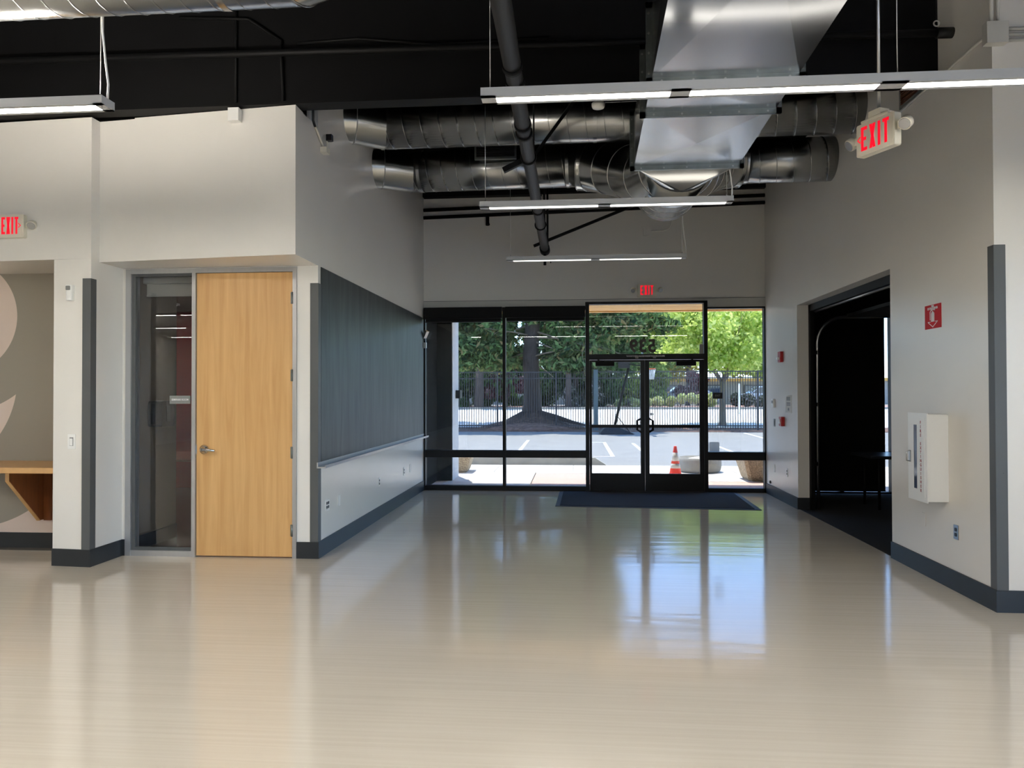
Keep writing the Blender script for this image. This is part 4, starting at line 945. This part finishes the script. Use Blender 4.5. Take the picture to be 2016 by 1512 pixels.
# planters, block, cone
def square_planter(x, y, h, top, bot, label, rz):
    t = thing('square_planter', label, 'planter', (x, y, 0), 'square aggregate planters'); t.rotation_euler = (0, 0, rz); WL[t.name] = (0, 0, 0)
    m = MB(); a, b, w_ = top/2, bot/2, .06; cth = .05
    def oc(r, z, ch): return [(-r+ch, -r, z), (r-ch, -r, z), (r, -r+ch, z), (r, r-ch, z), (r-ch, r, z), (-r+ch, r, z), (-r, r-ch, z), (-r, -r+ch, z)]
    rings = [oc(b-.03, .0, cth), oc(b, .05, cth), oc(a, h, cth), oc(a-w_, h, cth), oc(a-w_-.01, h-.08, cth)]
    v = sum(rings, []); fs = []
    for i in range(4):
        for k in range(8): fs.append((i*8+k, i*8+(k+1) % 8, i*8+8+(k+1) % 8, i*8+8+k))
    fs.append(tuple(range(8))[::-1]); m.add(v, fs); m.build('pot', 'exposed_aggregate', t)
    MB().box(-a+w_, a-w_, -a+w_, a-w_, h-.09, h-.07).build('soil', 'soil', t)
    return t
square_planter(3.42, 13.78, .42, .82, .62, 'square exposed aggregate planter outside right of the doors', .02)
square_planter(-2.42, 14.9, .36, .78, .6, 'square exposed aggregate planter outside behind the pale pilaster', .02)
t = thing('round_planter', 'low round grey concrete planter outside behind the orange cone', 'planter', (2.5, 15.1, 0))
MB().lathe([(.38, 0), (.42, .03), (.44, .12), (.44, .24), (.42, .29), (.38, .29), (.36, .22)], 2.52, 15.12, 32).build('pot', 'grey_concrete', t)
MB().lathe([(.37, .2), (.3, .24), (.05, .30)], 2.52, 15.12, 16).build('fill', 'concrete', t)
t = thing('concrete_block', 'small square concrete block standing on the parking lot', 'block', (3.82, 20.4, 0))
MB().bbox(3.69, 3.95, 20.4, 20.62, -.02, .25, .03, 'y').build('block_body', 'grey_concrete', t)
t = thing('traffic_cone', 'orange traffic cone with white bands outside the right door leaf', 'traffic cone', (1.90, 14.0, 0))
MB().bbox(1.74, 2.06, 13.84, 14.16, 0, .03, .02, 'z').build('base', 'cone_orange', t)
rz = lambda z: .118-.09*(z-.03)/.55
def cone_part(z0, z1, nm, mm, e=0): MB().lathe([(rz(z0)+e, z0), (rz(z1)+e, z1)], 1.90, 14.0, 24).build(nm, mm, t)
MB().lathe([(rz(.03), .03), (rz(.58), .58), (.018, .592)], 1.90, 14.0, 24).build('cone_body', 'cone_orange', t)
cone_part(.18, .265, 'reflective_band', 'cone_band', .002); cone_part(.315, .47, 'reflective_band', 'cone_band', .002)

# ------------------------------------------------------------------ picket fence
FY = 31.8
fence = thing('picket_fence', 'long dark metal picket fence behind the parking lot', 'fence', (2, FY, 0))
XA, XB = -7.3, 11.9
for z in (.16, 2.20, 2.47): MB().box(XA, XB, FY-.02, FY+.02, z, z+.045).build('rail', 'fence_paint', fence)
pm = None
for k in range(int((XB-XA)/.105)):
    x = XA+.06+k*.105
    if pm is None:
        o = MB().box(x-.013, x+.013, FY-.013, FY+.013, .05, 2.5).build('picket', 'fence_paint', fence); pm = o; px = x
    else:
        o = pm.copy(); COL.objects.link(o); o.parent = fence; o.location = (x-px, 0, 0)
for x in (-5.9, -3.27, -.73, 3.15, 5.4, 7.75, 10.3):
    MB().box(x-.035, x+.035, FY-.06, FY+.01, 0, 2.52).build('post', 'fence_paint', fence)
t = thing('gate_post', 'thick square grey green post by the fence left of the hoop', 'post', (.955, 31.4, 0))
MB().bbox(.865, 1.045, 31.31, 31.49, 0, 2.55, .01, 'z').build('shaft', 'post_green', t)
MB().box(.855, 1.055, 31.30, 31.50, 2.55, 2.575).build('cap', 'post_green', t); MB().box(.80, 1.11, 31.25, 31.55, 0, .03).build('foot', 'post_green', t)

# ------------------------------------------------------------------ basketball hoop
t = thing('basketball_hoop', 'portable basketball hoop with leaning pole seen through the left door', 'basketball hoop', (1.6, 29, 0))
b = MB(); b.add([(1.0, 28.6, .0), (2.35, 28.6, 0), (2.35, 29.7, 0), (1.0, 29.7, 0), (1.2, 28.75, .22), (1.75, 28.75, .26), (1.75, 29.5, .26), (1.2, 29.5, .22), (2.2, 28.8, .06), (2.2, 29.5, .06)],
      [(0, 3, 2, 1), (0, 1, 8, 5, 4), (1, 2, 9, 8), (2, 3, 7, 6, 9), (3, 0, 4, 7), (4, 5, 6, 7), (5, 8, 9, 6)]); b.build('base', 'black_plastic', t)
MB().tube([(1.60, 29.1, .2), (1.88, 29.0, 1.45), (2.17, 28.9, 2.66)], [.055, .05, .045], 12).build('pole', 'black_steel', t)
MB().bar((1.66, 29.1, .75), (2.2, 29.1, .05), .03, .03).build('strut', 'black_steel', t)
for dx in (-.16, .16): MB().bar((2.17+dx*.1, 28.9+dx, 2.7), (2.66, 28.5+dx, 2.62), .03, .03).build('arm', 'black_steel', t)
MB().bbox(1.75, 2.2, 28.8, 29.0, 2.55, 2.80, .02, 'x').build('counterweight', 'black_plastic', t)
MB().bar((2.62, 28.1, 2.78), (2.66, 29.0, 2.78), .04, .72).build('backboard', 'backboard', t)
hp = MB(); ring(hp, (2.98, 28.45, 2.50), (0, 0, 1), .16, th=.016); rim = hp.build('rim', 'rim_orange', t)
net = MB()
for k in range(12):
    a = 2*PI*k/12; a2 = a+.5; a3 = a-.5
    for q in (a2, a3):
        net.tube([(2.98+.16*math.cos(a), 28.45+.16*math.sin(a), 2.49), (2.98+.115*math.cos((a+q)/2), 28.45+.115*math.sin((a+q)/2), 2.28), (2.98+.085*math.cos(q), 28.45+.085*math.sin(q), 2.10)], .008, 4)
net.build('net', 'net_white', rim)

# ------------------------------------------------------------------ plants
NP = np.random.RandomState(11)
def leaves(name, centres, radii, n, size, m, parent, flat=1.0, elong=1.6):
    """n small leaf blades scattered through a set of overlapping ellipsoids"""
    C_ = np.array(centres, float); Rr = np.array(radii, float)
    if Rr.ndim == 1: Rr = np.repeat(Rr[:, None], 3, 1)
    wgt = Rr.prod(1)**.8; wgt /= wgt.sum(); idx = NP.choice(len(C_), n, p=wgt)
    d = NP.normal(size=(n, 3)); d /= np.linalg.norm(d, axis=1)[:, None]; rad = NP.uniform(0, 1, n)**.42
    p = C_[idx]+d*rad[:, None]*Rr[idx]
    a = NP.normal(size=(n, 3)); a[:, 2] *= flat; a /= np.linalg.norm(a, axis=1)[:, None]
    b = np.cross(a, NP.normal(size=(n, 3))); b /= np.linalg.norm(b, axis=1)[:, None]
    sz = size*NP.uniform(.6, 1.4, n)[:, None]
    u = a*sz*elong*.5; v = b*sz*.5
    V = np.empty((n, 4, 3)); V[:, 0] = p-u; V[:, 1] = p+v; V[:, 2] = p+u; V[:, 3] = p-v
    V = V.reshape(-1, 3)-np.array(WL[parent.name])
    me = bpy.data.meshes.new(name); me.vertices.add(n*4); me.vertices.foreach_set('co', V.ravel())
    me.loops.add(n*4); me.loops.foreach_set('vertex_index', np.arange(n*4)); me.polygons.add(n)
    me.polygons.foreach_set('loop_start', np.arange(0, n*4, 4)); me.polygons.foreach_set('loop_total', np.full(n, 4)); me.update(calc_edges=True)
    return link(name, me, m, parent, kind='stuff')
def limb(mb, p, d, L_, r, depth, spread=.5, up_=.15):
    p = Vector(p); pts = [p]; rs = [r]; d = Vector(d).normalized()
    for k in range(3):
        d = (d+Vector((rnd.uniform(-.18, .18), rnd.uniform(-.18, .18), up_*.4))).normalized(); p = p+d*L_/3; pts.append(p); rs.append(r*(1-.22*(k+1)))
    mb.tube(pts, rs, 7 if r < .06 else 12)
    if depth > 0:
        for k in range(3):
            q = pts[rnd.choice((1, 2, 3))]; a = rnd.uniform(0, 2*PI)
            nd = (d+Vector((math.cos(a)*spread*1.6, math.sin(a)*spread*1.6, up_+rnd.uniform(-.2, .3)))).normalized()
            limb(mb, q, nd, L_*.68, rs[-1]*.7, depth-1, spread, up_)
def tree(name, label, x, y, parts_, trunk_r, trunk_h, leafm, lsize, n, cat='tree', barkm='bark', depth=3, group=None, blen=1.6, lean=(0, 0)):
    z = gz(y); t = thing(name, label, cat, (x, y, z), group)
    m = MB(); m.tube([(x, y, z-.1), (x, y, z+.15), (x+lean[0]*.5, y, z+trunk_h*.5), (x+lean[0], y, z+trunk_h)], [trunk_r*1.45, trunk_r*1.1, trunk_r*.95, trunk_r*.8], 16)
    m.build('trunk', barkm, t)
    if depth:
        br = MB()
        for k in range(5):
            a = 2*PI*k/5+rnd.uniform(-.3, .3); limb(br, (x+lean[0], y, z+trunk_h-.1), (math.cos(a)*.6, math.sin(a)*.6, 1), blen, trunk_r*.5, depth-1)
        br.build('branches', barkm, t)
    leaves('foliage', [(a, b, c_) for a, b, c_, *_ in parts_], [q[3:6] if len(q) >= 6 else (q[3],)*3 for q in parts_], n, lsize, leafm, t)
    return t
# big pine at the left, with bark mound and bare twigs
py = 33.3; px_ = -1.86
t = thing('pine_tree', 'huge dark pine with thick trunk and root mound behind the fence', 'tree', (px_, py, 0))
tk = MB(); tk.tube([(px_, py, .1), (px_, py, .55), (px_+.02, py, 1.0), (px_, py, 2.0), (px_-.05, py, 3.2), (px_+.1, py, 6), (px_, py, 10)], [.75, .50, .42, .375, .36, .3, .15], 20)
tk.build('trunk', 'bark', t)
md = MB(); md.lathe([(2.6, -.02), (2.0, .16), (1.3, .34), (.8, .52), (.45, .72)], px_, py-.1, 28); md.build('root_mound', 'bark_mulch', t)
for k in range(9):
    a = PI+k*PI/8+rnd.uniform(-.15, .15); q = rnd.uniform(1.5, 2.5)
    MB().tube([(px_+math.cos(a)*.3, py+math.sin(a)*.3, .68), (px_+math.cos(a)*q*.45, py+math.sin(a)*q*.4, .50), (px_+math.cos(a+.15)*q*.75, py+math.sin(a+.15)*q*.6, .27), (px_+math.cos(a+.1)*q*1.05, py+math.sin(a+.1)*q*.75, .08)], [.16, .11, .08, .04], 8).build('root', 'bark', t)
br = MB()
for k in range(26):
    z = rnd.uniform(3.0, 7.5); a = rnd.uniform(0, 2*PI)
    limb(br, (px_, py, z), (math.cos(a), math.sin(a), rnd.uniform(-.25, .2)), rnd.uniform(1.6, 3.2), .05, 2, .5, -.1)
br.build('branches', 'pale_bark', t)
cl = []; rr = []
for k in range(185):
    x = rnd.uniform(-7.5, 4.2); y = py+rnd.uniform(-2.2, 3.0); lo = 2.55 if x < -.0 else (3.0+.22*max(0, x))
    if x > 2.2: lo = 4.0
    z = rnd.uniform(lo+.35, 10.5); q = rnd.uniform(.45, 1.05)
    if z > 5.3: x = min(x, 1.6-rnd.uniform(0, 2))
    if z < 4.6 and abs(x-px_) < 1.0 and y < py+.4: y = py+1.0+rnd.uniform(0, 1.5)
    cl.append((x, y, max(z, lo+q*.6))); rr.append((q*1.25, q, q*.6))
for k in range(30):
    x = rnd.uniform(-6.5, .8); q = rnd.uniform(.4, .7); x = x if abs(x-px_) > .9 else x+2.2
    cl.append((x, py+rnd.uniform(-1.6, .6), 2.75+rnd.uniform(0, .9))); rr.append((q*1.4, q, q*.55))
leaves('needles', cl, rr, 70000, .13, 'leaf_pine', t, 1, 2.6)
# bright tree at the right
tx, ty = 6.85, 34.6; bl = []
for k in range(60):
    a = rnd.uniform(0, 2*PI); e = rnd.uniform(-.75, 1); q = rnd.uniform(.5, 1.05); R0 = rnd.uniform(1.1, 3.1)
    bl.append((tx-.4+math.cos(a)*R0*math.sqrt(max(.1, 1-e*e)), ty+math.sin(a)*R0*.8*math.sqrt(max(.1, 1-e*e)), 4.15+e*1.35, q*.9))
tree('shade_tree', 'bright green leafy tree behind the fence at the right', tx, ty, bl, .15, 2.0, 'leaf_bright', .13, 13000, depth=4, barkm='pale_bark', blen=2.2)
bl = []
for k in range(44):
    a = rnd.uniform(0, 2*PI); e = rnd.uniform(-.8, 1); R0 = rnd.uniform(.6, 3.2); q = rnd.uniform(.6, 1.1)
    bl.append((5.2+math.cos(a)*R0*1.25, 53.5+math.sin(a)*2, 5.7+e*1.9, q*1.25))
tree('shade_tree', 'mid green tree behind the glass doors between the pine and the bright tree', 5.2, 53.7, bl, .12, 2.2, 'leaf_mid', .15, 17000, depth=3)
# background trees and hedges across the street
def clump(x, y, z, wx, wy, wz, q, n):
    return [(x+rnd.uniform(-wx, wx), y+rnd.uniform(-wy, wy), z+rnd.uniform(-wz, wz), rnd.uniform(.6, 1.3)*q) for _ in range(n)]
tree('dark_tree', 'dense dark tree across the street at the far left', -8.5, 47, clump(-8.5, 47, 4.4, 4.5, 1.5, 2.6, 1.2, 40), .22, 2.5, 'leaf_dark', .2, 14000, depth=2)
tree('dark_tree', 'dark tree across the street right of the pine trunk', .2, 48, clump(.4, 48, 4.6, 3.0, 1.5, 2.4, 1.1, 34), .17, 2.6, 'leaf_dark', .2, 12000, depth=2)
tree('round_tree', 'olive round tree across the street behind the left door leaf', 4.2, 53, clump(4.2, 53, 5.2, 2.6, 1.5, 1.6, 1.0, 26), .15, 2.6, 'leaf_mid', .2, 9000, depth=2)
tree('round_tree', 'yellow green tree across the street behind the right door leaf', 8.4, 55, clump(8.6, 57, 4.7, 5.0, 1.5, 1.6, 1.0, 40), .16, 2.6, 'leaf_yellow', .2, 9000, depth=2)
tree('round_tree', 'pale green tree across the street behind the right sidelight', 14.5, 54, clump(14.5, 54, 5.4, 4.0, 1.5, 2.0, 1.1, 34), .18, 2.6, 'leaf_bright', .2, 10000, depth=2)
def bush(name, label, x, y, wx, wy, h, q, n, m, size, cat='bush', group=None):
    z = gz(y)+.1; t = thing(name, label, cat, (x, y, z), group)
    cs = [(x+rnd.uniform(-wx, wx), y+rnd.uniform(-wy, wy), z+rnd.uniform(.12, max(.3, h-q*.5)), rnd.uniform(.7, 1.1)*q) for _ in range(max(5, int(wx*wy*h*6)))]
    st = MB()
    for k in range(5): st.tube([(x+rnd.uniform(-.1, .1), y, z-.1), (x+rnd.uniform(-.5, .5)*wx, y+rnd.uniform(-.2, .2), z+h*.6)], .02, 5)
    st.build('stems', 'bark', t); leaves('foliage', [c_[:3] for c_ in cs], [c_[3] for c_ in cs], n, size, m, t); return t
bush('dark_hedge', 'tall dark hedge across the street behind the pine trunk, left part', -8.4, 50.2, 4.6, .6, 3.2, .8, 15000, 'leaf_dark', .15, 'hedge')
bush('dark_hedge', 'tall dark hedge across the street right of the pine trunk', -.4, 50.2, 3.0, .6, 3.0, .75, 11000, 'leaf_dark', .15, 'hedge')
bush('dark_hedge', 'dark hedge across the street behind the leaning pole', 4.6, 50.3, 1.9, .6, 2.9, .65, 8000, 'leaf_mid', .15, 'hedge')
bush('flowering_bush', 'purple bush with pale blossom left of the pine trunk', -4.2, 46.0, 1.0, .5, 2.6, .55, 5000, 'leaf_purple', .12)
bush('flowering_bush', 'dark bush with white flowers right of the pine trunk', .3, 46.4, 1.3, .5, 1.7, .5, 5000, 'leaf_flower', .11)
bush('purple_plum', 'purple leaved shrub tree across the street beside the silver car', 8.3, 50.3, 1.2, .4, 2.6, .5, 2600, 'leaf_purple', .12, 'shrub')
for x, lab in ((3.4, 'low cream flowering shrub across the street left of the leaning pole'), (5.0, 'low cream flowering shrub behind the door stiles'), (6.6, 'low cream flowering shrub below the silver car'), (8.1, 'low cream flowering shrub right of the silver car')):
    bush('flowering_shrub', lab, x, 46.2, .75, .45, .8, .33, 3200, 'leaf_shrub', .1, 'shrub', 'cream flowering shrubs along the kerb')
bush('green_shrub', 'dark green shrub across the street behind the bright tree trunk', 10.6, 46.4, 1.2, .45, 1.15, .42, 3600, 'leaf_flower', .11, 'shrub')
bush('green_shrub', 'dark green shrub across the street at the right sidelight edge', 13.4, 46.4, 1.4, .45, 1.1, .42, 3600, 'leaf_mid', .11, 'shrub')
bush('green_shrub', 'dark green shrub across the street beside the pale pilaster', -8.0, 46.4, 1.6, .45, 1.5, .5, 7000, 'leaf_dark', .12, 'shrub')
bush('green_shrub', 'low dark shrub across the street just left of the pine trunk', -4.6, 48.2, 1.6, .45, 1.2, .45, 5000, 'leaf_dark', .12, 'shrub')
bush('green_shrub', 'dark green shrub across the street left of the square post', 1.9, 47.6, 1.0, .4, 1.6, .45, 4200, 'leaf_dark', .12, 'shrub')
# other trunks and thin posts
for x, y, r, h, lab in ((-5.75, 44.9, .28, 4.5, 'dark trunk across the street left of the pine'), (-.3, 45.4, .2, 4.2, 'dark trunk across the street right of the pine')):
    z = gz(y); MB().tube([(x, y, z-.1), (x, y, z+.3), (x+.05, y, z+h)], [r*1.4, r, r*.75], 14).build('tree_trunk', 'bark', label=lab, cat='tree trunk', off=(x, y, z))
for x, y, h, lab in ((10.25, 36.5, 2.4, 'thin white post behind the fence right of the bright tree trunk'), (8.9, 40.5, 1.6, 'short white post across the street behind the bright tree trunk')):
    z = gz(y); MB().tube([(x, y, z-.05), (x, y, z+h)], .045, 10).lathe([(.06, z+h), (.03, z+h+.05)], x, y, 10).build('thin_post', 'white_enamel', label=lab, cat='post', off=(x, y, z))

# ------------------------------------------------------------------ far building and cars
bd = thing('far_building', 'low pale grey building behind the parked cars', 'building', (12, 62, gz(62)))
z0 = gz(62)
MB().box(-34, 34, 62, 70, z0, z0+1.9).build('wall', 'stucco_grey', bd); MB().box(-34.2, 34.2, 61.8, 70.2, z0+1.9, z0+2.15).build('roof_edge', 'wood_soffit', bd)
for x in (7.2, 10.5, 14, 17.5):
    f_ = MB().box(x, x+1.6, 61.93, 62.0, z0+.6, z0+1.6).build('window', 'fence_paint', bd); MB().box(x+.06, x+1.54, 61.91, 61.93, z0+.66, z0+1.54).build('pane', 'car_glass', f_)
def car(x, y, label, rz=0.0):
    z = gz(y); t = thing('parked_car', label, 'car', (x, y, z)); WL[t.name] = (0, 0, 0); t.rotation_euler = (0, 0, rz)
    side = [(-2.2, .35), (2.2, .35), (2.25, .62), (2.15, .82), (1.2, .92), (.62, 1.36), (.2, 1.43), (-.6, 1.42), (-1.25, 1.28), (-1.8, .98), (-2.2, .92), (-2.27, .6)]
    MB().prism(side, -.82, .82, 'y').build('body', 'car_silver', t)
    MB().prism([(1.08, .93), (.6, 1.32), (.12, 1.37), (.12, .93)], -.835, .835, 'y').prism([(.06, .93), (.06, 1.37), (-.58, 1.36), (-1.3, 1.18), (-1.55, .95)], -.835, .835, 'y').build('side_windows', 'car_glass', t)
    MB().add([(1.22, -.7, .93), (1.22, .7, .93), (.64, .62, 1.36), (.64, -.62, 1.36), (1.2, -.7, .92), (1.2, .7, .92), (.62, .62, 1.35), (.62, -.62, 1.35)], [(0, 1, 2, 3), (4, 7, 6, 5), (0, 4, 5, 1), (1, 5, 6, 2), (2, 6, 7, 3), (3, 7, 4, 0)]).build('windscreen', 'car_glass', t)
    for wx in (-1.4, 1.38):
        for wy in (-.8, .8):
            wh = MB().lathe([(.31, wy-.09), (.33, wy-.06), (.33, wy+.06), (.31, wy+.09)], wx, 0, 20, axis='y', cz=.33).build('wheel', 'tyre', t); MB().lathe([(.2, wy-.1), (.19, wy+.1)], wx, 0, 14, axis='y', cz=.33).build('hubcap', 'steel', wh)
    for lx in (-2.24, 2.2): MB().box(lx, lx+.05, -.75, -.4, .62, .76).box(lx, lx+.05, .4, .75, .62, .76).build('lamp', 'car_glass', t)
    return t
car(7.85, 53.0, 'silver sedan parked across the street behind the right door leaf', PI)
car(13.5, 53.2, 'silver sedan parked across the street behind the right sidelight', PI)
